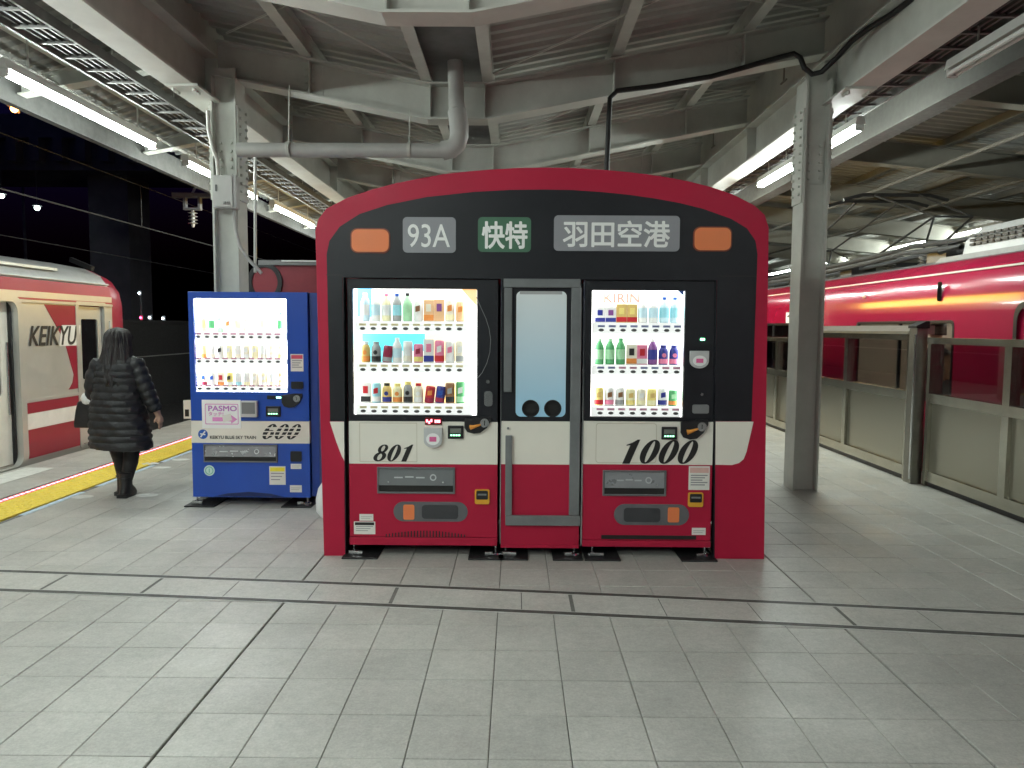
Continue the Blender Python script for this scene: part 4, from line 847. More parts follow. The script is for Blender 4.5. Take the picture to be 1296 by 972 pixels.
plate('arrow', [[(x0+w_*.27, z0+h_*.25), (x0+w_*.75, z0+h_*.25), (x0+w_*.75, z0+h_*.17), (x1-w_*.09, z0+h_*.32), (x0+w_*.75, z0+h_*.47), (x0+w_*.75, z0+h_*.39), (x0+w_*.27, z0+h_*.39)]], YB-.0075, YB-.0062, PK, e)
plate('printed_card', [[(x0+w_*.55, z0+h_*.22), (x0+w_*.78, z0+h_*.29), (x0+w_*.74, z0+h_*.52), (x0+w_*.52, z0+h_*.45)]], YB-.009, YB-.0077, PAPER, e)
b6 = rc(328, 536.5, 385.5, 556, YB); numerals('numeral', '600', b6, YB-.0022, INK, t, shear=.55)
for i in range(3): zz = b6[2]+(b6[3]-b6[2])*(.26+.24*i); box('numeral_stripe', (b6[0]-.004, b6[1]+.004, YB-.0056, YB-.0044, zz-.0048, zz+.0048), CREAM, t)
x, z = P(257, 549.5, YB); e = plate('emblem', [ell(x, z, .041, .041)], YB-.004, YB-.0012, mat('emblem_blue', (.02, .10, .42), .3), t); MB().bar((x-.02, YB-.005, z-.024), (x+.02, YB-.005, z+.026), .003, .012).build('emblem_mark', WHITE, e); MB().bar((x-.022, YB-.005, z+.004), (x+.022, YB-.005, z-.004), .003, .010).build('emblem_mark', WHITE, e)
text('lettering', 'KEIKYU BLUE SKY TRAIN', rc(266, 551.5, 324, 555.5, YB), YB-.0012, INK, t, bold=.01, flip=-1)
flap(t, YB, (258, 562.5, 351.5, 585), mat('flap_chrome', (.45, .46, .47), .25, .7), BLUE)
x0, x1, z0, z1 = rc(368, 571, 382, 584, YB); plate('coin_return', [rrect(x0, x1, z0, z1, .012)], YB-.012, YB-.0005, DARK, t); sticker(t, YB, (368, 587, 381.5, 593.5), None, 2); sticker(t, YB, (341, 590, 361.5, 613.5), pmat((.85, .75, .05)), 3); sticker(t, YB, (367, 614, 382, 623), None, 2)
x, z = P(265, 595.5, YB); e = plate('round_sticker', [ell(x, z, .046, .046)], YB-.002, YB-.0004, mat('mint', (.62, .80, .72), .5), t); plate('round_print', [ell(x, z, .036, .036), ell(x, z, .028, .028)], YB-.0035, YB-.0022, pmat((.2, .5, .4)), e); MB().box(x-.004, x+.004, YB-.0035, YB-.0022, z-.018, z+.018).build('round_print', pmat((.2, .5, .4)), e)
x0, x1, z0, z1 = rc(270, 622, 360, 629, YB); plate('vent_gap', [[(x0, KZ+.003), (x1, KZ+.003), (x1-.12, KZ+.03), ((x0+x1)/2, KZ+.045), (x0+.12, KZ+.03)]], YB-.002, YB-.0004, mat('blue_dark', (.004, .015, .09), .5), t)
for px, sd in ((248, 1), (388, -1)): foot(t, P(px, 641, YB)[0], YB, .26, sd)
# white bag and the kiosk behind
def ring(c, rx, ry, n=14, z=0, jit=0, rnd=random): return [(c[0]+rx*(1+jit*rnd.uniform(-1, 1))*math.cos(2*PI*k/n), c[1]+ry*(1+jit*rnd.uniform(-1, 1))*math.sin(2*PI*k/n), z) for k in range(n)]
cx, cz = P(420, 642, 5.95); mb = MB(); mb.loft([ring((cx, 5.95), a, a*.8, 14, z, .08) for a, z in ((.10, .0), (.125, .05), (.13, .14), (.105, .23), (.07, .29), (.03, .32), (.04, .35))]); o = mb.build('plastic_bag', mat('white_plastic', (.75, .76, .76), .4, var=.05, bump=.4, bscale=14)); tag(o, 'white plastic bag on the floor between blue machine and red facade', 'bag')
t = thing('red_kiosk', (-2.2, 8.9, 0), 'dull red kiosk with grey roof edge behind the blue machine', 'kiosk')
KR = mat('dull_red_board', (.22, .022, .035), .5)
x0, x1, z0, z1 = rc(333, 336, 470, 640, 8.6); box('wall', (x0, x1, 8.6, 9.4, 0, z1), KR, t); box('roof_edge', (x0-.02, x1+.02, 8.57, 9.42, z1+.001, z1+.055), GREYFR, t); box('roof_trim', (x0+.25, x1, 8.56, 8.569, z1+.04, z1+.054), WHITE, t)
x, z = P(335, 357, 8.58); plate('round_frame', [ell(x, z, .20, .22, 32), ell(x, z, .15, .17, 32)], 8.575, 8.599, DARK, t); plate('round_panel', [ell(x, z, .149, .169, 32)], 8.59, 8.598, KR, t)
# ------------------------------------------------------------------ train on the left
SILV = mat('satin_stainless', (.55, .55, .52), .36, .6, var=.06, scale=2); TRED = mat('train_crimson', (.26, .006, .026), .34, var=.04, scale=2, coat=.15); ROOFG = mat('roof_silver', (.45, .45, .44), .38, .5, var=.1)
X0 = -5.5
t = thing('train', (-6.9, 9, -1.0), 'silver and red train stopped at the left edge', 'train')
def prof(s=1.0, top=1.0, zt=0.0):            # cross section, near side first, centred at x = -6.9
    pts = [(1.32, -.85), (1.4, -.3), (1.4, 1.0), (1.39, 1.9), (1.36, 2.05), (1.26, 2.20), (1.05, 2.30), (.6, 2.38), (0, 2.41)]
    pts = [(a*s, b if b < 1 else 1+(b-1)*top) for a, b in pts]
    return pts+[(-a, b) for a, b in reversed(pts[:-1])]
# shell: roof and far side as one loft, near side as plates
mb = MB()
def sec(y, s, top): return [(-6.9+a, y, b) for a, b in prof(s, top)]
yr, zt = None, None
nose = [sec(10.12, 1, 1), sec(10.3, .985, .985), sec(10.5, .955, .95), sec(10.66, .90, .90), sec(10.76, .82, .84)]
mb.loft(nose, True); mb.build('nose', TRED, t)
full = prof(); near = full[3:]                # roof + far side
mb = MB(); n = len(near)
vs = [(-6.9+a, y, b) for y in (-8, 10.115) for a, b in near]
mb.add(vs, [(i, i+1, n+i+1, n+i) for i in range(n-1)], True); mb.build('roof', ROOFG, t)
dY0, dY1 = 6.75, PX(24, 480, X0)[0]
cY0, cY1 = PX(100, 450, X0)[0], PX(133, 450, X0)[0]
wz = 1.86
plate('side_wall', [[(-8, -.85), (10.115, -.85), (10.115, 1.92), (-8, 1.92)], rrect(dY0, dY1, -.02, 1.80, .12), rrect(cY0, cY1, .02, 1.80, .05)], X0-.05, X0, SILV, t, 'x')
plate('skirt', [rect(-8, 10.1, -.9, -.08)], X0-.002, X0+.006, mat('skirt_grey', (.22, .22, .20), .5), t, 'x')
def side(name, pts, mt, d=.004, off=.0005): return plate(name, [[PX(a, b, X0) for a, b in pts]], X0+off, X0+off+d, mt, t, 'x')
def yz(name, y0, y1, z0, z1, mt, d=.004): return plate(name, [rect(y0, y1, z0, z1)], X0+.0005, X0+.0005+d, mt, t, 'x')
MB().add([(X0+.003, -8, 1.825), (X0+.003, 10.12, 1.825), (-5.507, 10.12, 1.9), (-5.507, -8, 1.9), (-5.535, 10.12, 2.06), (-5.535, -8, 2.06)], [(0, 1, 2, 3), (3, 2, 4, 5)]).build('cant_rail_band', TRED, t)
yz('drip_rail', -8, 10.1, 1.795, 1.82, SILV, .02)
MB().tube([(-5.53, -8, 2.085), (-5.53, 10.1, 2.085)], .012, 6).build('gutter_rail', SILV, t)
fY = PX(32, 480, X0)[0]
pe_ = [(58, 384), (86, 384), (99, 384), (99, 560), (86, 560)]
eY = cY0-.03
plate('red_panel', [[(PX(55.5, 384, X0)[0], 1.78), (eY, 1.78), (eY, .75), (PX(87, 498, X0)[0], .75), (PX(99, 487, X0)[0]-.12, .83), (PX(97, 478, X0)[0]-.06, .93), (PX(81, 432, X0)[0], 1.36)]], X0+.0005, X0+.004, TRED, t, 'x')
yz('red_stripe', fY, eY, .54, .66, TRED); yz('white_stripe', fY, eY, .36, .535, mat('train_white', (.75, .74, .70), .35)); yz('red_lower_panel', fY, eY, -.06+.09, .355, TRED); yz('bead', fY, eY, .665, .70, SILV, .008)
bx = (PX(35.5, 420, X0)[0], PX(97, 420, X0)[0], PX(60, 437, X0)[1], PX(70, 413, X0)[1])
plate('logo_plate', [[(bx[0]+.55, bx[2]-.015), (bx[1]+.01, bx[2]-.015), (bx[1]+.08, bx[3]+.015), (bx[0]+.62, bx[3]+.015)]], X0+.0042, X0+.006, mat('train_white', (.75, .74, .70)), t, 'x')
text('logo_lettering', 'KEIKYU', bx, X0+.0062, INK, t, axis='x', bold=.016, shear=.32)
# cab door
e = plate('cab_door', [rect(cY0+.02, cY1-.02, .03, 1.78), rrect(cY0+.12, cY1-.1, .85, 1.62, .03)], X0-.06, X0-.03, SILV, t, 'x')
plate('cab_window', [rrect(cY0+.115, cY1-.095, .845, 1.625, .03)], X0-.05, X0-.045, mat('black_glass', (.006, .007, .008), .06, var=0), e, 'x')
plate('cab_door_frame', [rrect(cY0-.05, cY1+.05, -.02, 1.84, .05), rrect(cY0, cY1, .03, 1.79, .04)], X0+.001, X0+.012, SILV, t, 'x')
MB().tube([(X0+.03, cY1+.09, .5), (X0+.03, cY1+.09, 1.6)], .014, 8).build('grab_rail', SILV, t)
# passenger doorway
plate('door_surround', [rrect(dY0-.09, dY1+.09, -.05, 1.86, .15), rrect(dY0, dY1, -.02, 1.80, .12)], X0+.001, X0+.02, SILV, t, 'x')
e = plate('door_leaf', [rect(7.40, 8.17, 0, 1.79), rrect(7.55, 8.02, .75, 1.55, .06)], X0-.12, X0-.085, mat('door_cream', (.70, .69, .62), .4), t, 'x')
plate('door_glass', [rrect(7.545, 8.025, .745, 1.555, .06)], X0-.105, X0-.10, SMOKE, e, 'x')
MB().tube([(X0-.07, 8.10, .55), (X0-.07, 8.10, 1.35)], .012, 8).build('grab_rail', CHROME, e)
box('door_seal', (X0-.083, X0-.051, dY1-.03, dY1+.02, -.02, 1.8), DARK, t)
ICR = mat('interior_cream', (.62, .60, .52), .5)
box('interior_floor', (-8.2, X0-.06, 4, 9.1, -.06, -.02), mat('interior_floor', (.3, .28, .25), .5), t); box('interior_wall', (-8.22, -8.2, 4, 9.1, -.02, 2.2), ICR, t); box('interior_bulkhead', (-8.2, X0-.15, 9.08, 9.1, -.02, 2.2), ICR, t); box('interior_ceiling', (-8.2, X0-.1, 4, 9.1, 2.2, 2.23), ICR, t)
box('interior_lamp', (-7.1, -6.7, 4.2, 8.9, 2.17, 2.195), emis('car_lamp', (1, .95, .85), 3.0), t)
MB().bar((-5.62, 9.9, 2.29), (-5.98, 10.02, 2.42), .05, .06).build('roof_seam', INK, t)

# ------------------------------------------------------------------ red train on the right
XT = 4.78; XC = XT+1.4
t = thing('train', (XC, 10, -1.0), 'crimson train with roof equipment behind the platform gates', 'train')
TR2 = mat('train_crimson_gloss', (.34, .008, .045), .22, var=.02, scale=1.5, coat=.7, rvar=.05)
pr = [(-1.4, 1.75), (-1.395, 1.9), (-1.37, 2.03), (-1.31, 2.15), (-1.22, 2.25), (-1.08, 2.34)]
mb = MB(); vs = [(XC+a, y, b) for y in (-4, 34) for a, b in pr]; n = len(pr); mb.add(vs, [(i, i+1, n+i+1, n+i) for i in range(n-1)], True); mb.build('roof_shoulder', TR2, t)
pr = [(-1.08, 2.341), (-.6, 2.45), (0, 2.5), (.6, 2.45), (1.2, 2.3), (1.4, 2.0), (1.4, -.85)]
mb = MB(); vs = [(XC+a, y, b) for y in (-4, 34) for a, b in pr]; n = len(pr); mb.add(vs, [(i, i+1, n+i+1, n+i) for i in range(n-1)], True); mb.build('roof', mat('roof_grey', (.13, .13, .13), .7, var=.2), t)
w0, w1 = PX(1208, 412, XT)[0], PX(1084, 412, XT)[0]; d0, d1 = 5.5, PX(1284, 415, XT)[0]
holes = [rrect(w0, w1, .72, 1.655, .07), rrect(d0, d1, -.02, 1.80, .14), rrect(12.9, 14.9, .72, 1.655, .07), rrect(16.4, 18.4, .72, 1.655, .07), rrect(11.15, 12.45, -.02, 1.62, .1)]
plate('side_wall', [rect(-4, 34, -.85, 1.751)]+holes[:4], XT, XT+.05, TR2, t, 'x')
plate('skirt', [rect(-4, 34, -1.0, -.6)], XT+.003, XT+.01, DARK, t, 'x')
for a, b in ((w0, w1), (12.9, 14.9), (16.4, 18.4)):
    e = plate('window', [rrect(a, b, .72, 1.655, .07), rrect(a+.03, b-.03, .75, 1.625, .06)], XT-.006, XT+.03, DARK, t, 'x')
    plate('pane', [rrect(a+.03, b-.03, .75, 1.625, .06)], XT+.012, XT+.016, glass('train_pane', (.75, .75, .72), 1.0), e, 'x')
    box('mullion', (XT-.002, XT+.028, (a+b)/2-.02, (a+b)/2+.02, .75, 1.62), DARK, e)
    box('blind', (XT+.03, XT+.034, a+.03, b-.03, 1.612, 1.64), mat('blind_cream', (.62, .58, .45), .6), e)
e = plate('door', [rrect(d0, d1, -.02, 1.80, .14)], XT+.03, XT+.06, TR2, t, 'x'); plate('door_window', [rrect(d0+.75, d1-.12, .7, 1.6, .06)], XT+.026, XT+.0295, mat('black_glass', (.006, .007, .008)), e, 'x')
plate('door_gap', [rrect(d0-.02, d1+.02, -.03, 1.82, .15), rrect(d0+.03, d1-.03, 0, 1.77, .13)], XT-.002, XT+.002, DARK, t, 'x')
box('interior_wall', (XT+2.6, XT+2.62, 3, 20, -.1, 2.2), ICR, t); box('interior_floor', (XT+.07, XT+2.6, 3, 20, -.06, -.02), MATS['interior_floor'], t); box('interior_ceiling', (XT+.1, XT+2.6, 3, 20, 2.18, 2.2), ICR, t); box('interior_lamp', (XC-.2, XC+.2, 3.2, 19.8, 2.15, 2.175), emis('car_lamp', (1, .95, .85), 3.0), t)
yv, zv = PX(1192, 369, XT+.02); plate('side_lamp', [rrect(yv-.035, yv+.035, zv-.11, zv+.11, .03)], XT-.012, XT+.0, mat('black_glass', (.006, .007, .008)), t, 'x')
yv, zv = PX(1094, 376, XT); MB().sphere((XT-.004, yv, zv), .02).build('door_lamp', pmat((.8, .5, .35)), t)
y0, z1 = PX(1003, 395, XT-.002); y1, z0 = PX(994.5, 411, XT-.002); e = box('car_sign', (XT-.004, XT-.0005, min(y0, y1), max(y0, y1), z0, z1), WHITE, t); text('car_number', '4', (max(y0, y1)-.06, min(y0, y1)+.06, z0+.11, z1-.03), XT-.0042, INK, e, axis='x', bold=.02, flip=-1)
# roof gear
def at_x(px, py, X): y, z = PX(px, py, X); return (X, y, z)
RG = mat('unit_white', (.50, .50, .49), .45, var=.08); GC = mat('curb_grey', (.26, .26, .26), .5, var=.15)
XA = XC-.75
ya0, ya1 = 5.2, PX(1246, 300, XA)[0]+.45; zA = PX(1260, 320, XA)[1]; zB = PX(1270, 279, XA)[1]
e = MB().add([], []) ; mb = MB(); mb.prism([[(XA, zA), (XA+1.5, zA), (XA+1.4, zB+.04), (XA+.25, zB+.04), (XA+.04, zB-.14)]], ya0, ya1); e = mb.build('air_conditioner', RG, t, None, .03)
for r_ in range(3):
    for i in range(14): MB().box(XA-.004, XA+.03, ya1-.22-i*.12-.045, ya1-.22-i*.12+.045, zA+.13+r_*.05, zA+.158+r_*.05).build('vent_slot', INK, e)
ca = PX(1174, 340, XA-.1)[0]
mb = MB(); mb.prism([[(ya0-1, 2.27), (ca, 2.27), (ca-.35, zA+.02), (ya0-1, zA+.02)]], XA-.14, XA-.03, 'x'); mb.build('roof_curb', GC, t)
for k_, (dx, dz) in enumerate(((.0, .12), (.12, .22), (.25, .10))):
    MB().tube([(XA+dx, 34, 2.42+dz), (XA+dx, 14, 2.42+dz), (XA+dx, 11.5, 2.46+dz), (XA+dx+.02, 10.6, 2.50+dz), (XA+dx, 9.2, 2.44+dz), (XA+dx, ca-.1, 2.42+dz)], .035, 8).build('roof_pipe', mat('pipe_dark', (.12, .12, .12), .35, .5), t)
for y in (9.6, 10.6, 11.9, 13.2, 14.4, 15.6, 16.8):
    mb = MB(); pr_ = [(.03, 2.36)]
    for i in range(4): pr_ += [(.075, 2.42+i*.05), (.035, 2.44+i*.05)]
    mb.lathe(pr_+[(.02, 2.64)], (XC-.45+(.2 if int(y*10) % 2 else 0), y, 0), 10); mb.build('insulator', mat('porcelain', (.45, .45, .44), .3), t)
for y in (8.9, 9.9, 12.6, 15): MB().box(XA+.1, XA+.5, y-.2, y+.25, 2.40, 2.62).build('equipment_box', RG if y < 9.5 else MATS['pipe_dark'], t)
PG_ = mat('pantograph_dark', (.09, .09, .09), .4, .5)
for s_ in (-.45, .45):
    for pth in (((XC+s_, 12.4, 2.62), (XC+s_*.6, 10.7, 3.15), (XC+s_*.8, 12.3, 3.72)), ((XC+s_, 13.9, 2.62), (XC+s_*.6, 15.4, 3.15), (XC+s_*.8, 13.0, 3.72))): MB().tube(pth, .022, 8).build('pantograph_arm', PG_, t)
for y in (12.35, 12.95): MB().tube([(XC-.85, y, 3.66), (XC-.55, y, 3.74), (XC+.55, y, 3.74), (XC+.85, y, 3.66)], .03, 8).build('pantograph_head', PG_, t)
for a, b in (((XC-.27, 10.7, 3.15), (XC+.27, 10.7, 3.15)), ((XC-.27, 15.4, 3.15), (XC+.27, 15.4, 3.15)), ((XC-.27, 10.7, 3.15), (XC+.45, 12.4, 2.62)), ((XC+.27, 15.4, 3.15), (XC-.45, 13.9, 2.62))): MB().tube([a, b], .016, 8).build('pantograph_tie', PG_, t)
for y in (12.3, 14.0): MB().box(XC-.6, XC+.6, y-.05, y+.05, 2.57, 2.64).build('pantograph_base', PG_, t)
# passenger standing inside the window
def person_torso(t, c, facing, skin, suit, hair, shirt):
    x, y, z = c
    mb = MB()
    for rx, ry, zz in (): pass
yh, zh = PX(1187, 419, XT+.35)
t2 = thing('person', (XT+.35, yh, -.02), 'passenger in dark suit and white collar inside the red train window', 'person')
SK = mat('skin', (.50, .30, .21), .5, var=.05, scale=20)
def rg(cx, cy, rx, ry, z, n=16): return [(cx+rx*math.cos(2*PI*k/n), cy+ry*math.sin(2*PI*k/n), z) for k in range(n)]
hx, hy, hz = XT+.35, yh, zh
mb = MB(); base = -.02
mb.loft([rg(hx, hy, .11, .12, .0), rg(hx, hy, .13, .16, .5), rg(hx, hy, .14, .17, .8), rg(hx, hy, .13, .15, 1.0), rg(hx, hy, .14, .2, hz-.42), rg(hx, hy, .12, .21, hz-.26), rg(hx, hy, .07, .10, hz-.2), rg(hx, hy, .052, .055, hz-.15), rg(hx, hy+.01, .05, .055, hz-.1), rg(hx, hy+.03, .065, .085, hz-.06), rg(hx, hy+.02, .075, .10, hz), rg(hx, hy+.01, .072, .095, hz+.06), rg(hx, hy, .045, .06, hz+.11), rg(hx, hy, .01, .01, hz+.125)])
mb.loft([rg(hx, hy+.115, .016, .016, hz-.03, 8), rg(hx, hy+.13, .018, .022, hz-.015, 8), rg(hx, hy+.11, .009, .012, hz+.03, 8)])
for s_ in (-1, 1): mb.tube([(hx, hy+s_*.2, hz-.28), (hx-.03, hy+s_*.25, hz-.55), (hx-.16, hy+s_*.16, hz-.6)], [.055, .05, .035], 10)
mb.build('body', SK, t2)
MB().loft([rg(hx, hy, .15, .19, .7), rg(hx, hy, .15, .18, 1.0), rg(hx, hy, .16, .22, hz-.4), rg(hx, hy, .135, .225, hz-.27), rg(hx, hy, .085, .12, hz-.2)]).build('jacket', mat('suit_black', (.015, .015, .018), .7), t2)
MB().loft([rg(hx, hy, .088, .11, hz-.24), rg(hx, hy+.005, .075, .085, hz-.17), rg(hx, hy+.005, .06, .065, hz-.14)]).build('collar', WHITE, t2)
MB().loft([rg(hx, hy-.04, .078, .07, hz-.05), rg(hx, hy-.01, .085, .10, hz+.03), rg(hx, hy, .08, .105, hz+.08), rg(hx, hy, .045, .06, hz+.13)]).build('hair', mat('hair_dark', (.012, .009, .008), .45, var=.3, scale=40, bump=.3, bscale=90), t2)

# ------------------------------------------------------------------ platform gates on the right
XG = 4.02; gw = .10
gl = ['platform gate section right of the gate post, cut by the right edge', 'platform gate section with sloping cap between column and gate post', 'platform gate section just right of the red facade, left of the column', 'platform gate section hidden mostly by the red facade', 'farthest platform gate section behind the red facade']
def gate(y0, y1, top, lb, cap, posts, dx=0.0):
    x = XG+dx
    t = thing('platform_gate', (x, (y0+y1)/2, 0), lb, 'platform gate', 'platform gates along the right track')
    box('top_rail', (x-.03, x+gw+.03, y0, y1, top-.06, top), STEEL, t); box('mid_rail', (x-.012, x+gw, y0, y1, .83, .92), STEEL, t); box('bottom_rail', (x-.012, x+gw, y0, y1, .05, .15), STEEL, t)
    box('plinth', (x+.01, x+gw, y0+.03, y1-.03, 0, .049), DARK, t)
    if cap:
        MB().prism([[(x-.045, top+.001), (x+.22, top+.001), (x+.22, top+.09), (x+.10, top+.09), (x-.045, top+.03)]], y0, y1).build('sloping_cap', mat('cap_steel', (.42, .40, .34), .35, .9, var=.1), t)
    ps = [y0]+posts+[y1]
    for p in posts: box('post', (x-.014, x+gw+.002, p-.045, p+.045, .151, .829), STEEL, t); box('upper_post', (x-.014, x+gw+.002, p-.045, p+.045, .921, top-.061), STEEL, t)
    for a, b in zip(ps[:-1], ps[1:]):
        a_ = a+.04; b_ = b-.04
        box('steel_panel', (x+.02, x+.05, a_, b_, .151, .829), STEEL2, t); box('glass_panel', (x+.03, x+.042, a_, b_, .921, top-.061), SMOKE, t)
    for p in (y0, y1): box('end_post', (x-.02, x+gw+.01, p-.05 if p == y1 else p, p if p == y1 else p+.05, .0, top-.061), STEEL, t)
    return t
def gpost(y, lb):
    t = thing('gate_post', (XG, y, 0), lb, 'post', 'gate posts')
    box('post_body', (XG-.05, XG+.06, y-.075, y+.075, 0, 1.56), mat('dark_steel', (.30, .29, .26), .35, 1.0, var=.12), t, .006); MB().prism([[(XG-.06, 1.561), (XG+.07, 1.561), (XG+.07, 1.63), (XG+.03, 1.63), (XG-.06, 1.585)]], y-.08, y+.08).build('post_cap', DARK, t)
    box('bright_edge', (XG-.056, XG-.051, y-.07, y-.04, .05, 1.5), CHROME, t)
gate(3.6, 7.35, 1.47, gl[0], False, [4.75, 6.16], .06); gpost(7.47, 'dark steel gate post right of the column'); gate(7.57, 10.6, 1.50, gl[1], True, [9.05])
gate(10.7, 13.6, 1.42, gl[2], False, [11.52], .02); gate(13.7, 16.6, 1.42, gl[3], False, [15.1], .02); gate(16.7, 20, 1.42, gl[4], False, [18.3], .02)

# ------------------------------------------------------------------ person walking away
px0, py0 = -3.56, 6.62
t = thing('person', (px0, py0, 0), 'person with long dark hair in a black quilted coat walking away', 'person')
bm_ = MB()
def T(path, r, n=10): bm_.tube([(px0+a, py0+b, c) for a, b, c in path], r, n)
T([(0, 0, .62), (0, 0, .78), (0, .01, .95), (0, .01, 1.1), (0, .0, 1.22), (0, 0, 1.27)], [.12, .145, .125, .15, .13, .07], 16)
T([(0, 0, 1.24), (0, .015, 1.30), (0, .02, 1.36)], [.052, .05, .06], 12)
bm_.sphere((px0, py0+.03, 1.40), .10, 16, 12, (.78, .95, 1.12))
bm_.sphere((px0, py0+.125, 1.385), .018, 8, 6)                   # nose (faces away)
for s_ in (-1, 1): bm_.sphere((px0+s_*.08, py0+.02, 1.39), .022, 8, 6, (.5, 1, 1.4))
T([(.07, 0, .72), (.075, .07, .52), (.06, .04, .30), (.045, -.02, .12), (.045, -.02, .06)], [.085, .068, .055, .038, .04])        # right leg
T([(-.07, 0, .72), (-.06, .03, .48), (-.055, .09, .30), (-.03, .08, .12), (-.03, .08, .06)], [.085, .066, .052, .038, .04])
T([(.15, 0, 1.2), (.21, -.01, 1.05), (.27, 0, .90), (.315, .03, .78), (.325, .045, .73)], [.06, .05, .042, .032, .026])         # right arm
T([(-.15, 0, 1.2), (-.21, -.01, 1.06), (-.235, .02, .92), (-.25, .16, .93), (-.25, .2, .93)], [.06, .05, .045, .034, .028])
# right hand: palm, four fingers, thumb
T([(.325, .045, .735), (.33, .052, .70), (.332, .056, .665)], [.024, .034, .03])
for i, (dy, L) in enumerate(((-.024, .058), (-.008, .070), (.009, .066), (.025, .052))):
    T([(.332, .056+dy, .67), (.335, .058+dy, .67-L*.5), (.327, .062+dy, .67-L)], [.0095, .009, .0075], 8)
T([(.318, .03, .715), (.305, .015, .69), (.303, .012, .665)], [.011, .010, .008], 8)
T([(-.25, .2, .93), (-.25, .235, .935), (-.25, .265, .935)], [.026, .034, .028])
for i, (dx, L) in enumerate(((-.024, .06), (-.008, .07), (.009, .066), (.025, .05))): T([(-.25+dx, .262, .935), (-.25+dx, .262+L*.5, .925), (-.25+dx, .255+L*.7, .90)], [.0095, .009, .0075], 8)
T([(-.225, .225, .945), (-.208, .25, .94), (-.21, .27, .93)], [.011, .010, .008], 8)
bo = bm_.build('body', SK, t)
rm = bo.modifiers.new('fuse', 'REMESH'); rm.mode = 'VOXEL'; rm.voxel_size = .0065; rm.use_smooth_shade = True
sm = bo.modifiers.new('soft', 'SMOOTH'); sm.iterations = 3
COAT = mat('black_nylon', (.010, .011, .013), .55, var=.2, scale=12, bump=.35, bscale=38)
def puff(z): return abs(math.sin(PI*(z-.44)/.064))**.5
def quilt(path_rings): return path_rings
mb = MB(); rings = []; NZ = 120
prof_c = [(.44, .268, .19), (.55, .262, .185), (.7, .245, .175), (.85, .222, .165), (1.0, .205, .152), (1.12, .205, .145), (1.2, .195, .13), (1.255, .14, .10), (1.285, .075, .075)]
def interp(z):
    for a, b in zip(prof_c[:-1], prof_c[1:]):
        if a[0] <= z <= b[0]: k = (z-a[0])/(b[0]-a[0]); return a[1]+(b[1]-a[1])*k, a[2]+(b[2]-a[2])*k
    return prof_c[-1][1:]
for i in range(NZ+1):
    z = .44+(1.285-.44)*i/NZ; rx, ry = interp(z); q = .012*puff(z+.006*math.sin(z*23)) if z < 1.24 else .006
    ring_ = []
    for k in range(40):
        a = 2*PI*k/40; wob = .012*math.sin(4*a+z*7)*max(0, 1-z)+.005*math.sin(9*a+z*41)+.004*math.sin(17*a-z*60)
        seam = 1-.5*max(0, 1-abs((a-1.5*PI))/.05)
        ring_.append((px0+(rx+q*seam+wob)*math.cos(a)+.012*math.sin(z*6), py0+(ry+q*seam+wob)*math.sin(a), z+.012*math.sin(2*a)*(1 if z < .5 else .3)))
    rings.append(ring_)
mb.loft(rings, False)
def sleeve(path, r0, r1):
    path = [Vector((px0+a, py0+b, c)) for a, b, c in path]; L = []; N = 40
    for i in range(N+1):
        f = i/N*(len(path)-1); k = min(int(f), len(path)-2); p = path[k].lerp(path[k+1], f-k); L.append(p)
    for _ in range(6): L = [L[0]]+[(L[i-1]+L[i]*2+L[i+1])/4 for i in range(1, N)]+[L[-1]]
    mb.tube(L, [r0+(r1-r0)*i/N+.010*abs(math.sin(PI*i/N*7)) for i in range(N+1)], 16)
sleeve([(.14, 0, 1.215), (.215, -.01, 1.06), (.27, 0, .91), (.313, .028, .775)], .080, .052)
sleeve([(-.14, 0, 1.215), (-.215, -.01, 1.06), (-.24, .02, .91), (-.25, .09, .915), (-.25, .17, .925)], .080, .055)
mb.tube([(px0+.07*math.cos(2*PI*k/16), py0+.01+.075*math.sin(2*PI*k/16), 1.285) for k in range(17)], .024, 8)
mb.build('coat', COAT, t)
HAIR = mat('hair_black', (.014, .011, .011), .55, var=.4, scale=40)
mb = MB(); rings = []
for i in range(27):
    z = 1.525-.50*i/26; f = i/26
    if f < .24: q = math.sqrt(max(.0, 1-(1-min(1, f/.20))**2))+.01; rx, ry = .108*q, .122*q; cy_ = py0+.015
    else: k = (f-.24)/.76; rx = .108+.045*math.sin(k*PI*.62); ry = .122-.03*k; cy_ = py0+.015-.085*k
    ring_ = []
    for k_ in range(120):
        a = 2*PI*k_/120; j = .0032*math.sin(k_*2.1+math.sin(z*14)*1.2)+.006*math.sin(a*5+z*9)+.003*math.sin(k_*1.17+z*22)
        fr_ = max(0, math.sin(a))                                        # open towards the face
        rr = 1-(.25*fr_ if f > .22 else 0)
        ring_.append((px0+(rx+j)*rr*math.cos(a), cy_+(ry+j)*rr*math.sin(a), z-(.035*math.sin(k_*.9)+.02*math.sin(k_*2.3) if i == 26 else 0)))
    rings.append(ring_)
mb.loft(rings, True); mb.build('hair', HAIR, t)
BOOT = mat('black_boot', (.010, .010, .011), .5, var=.2, scale=20); LEGM = mat('black_tights', (.008, .008, .009), .7)
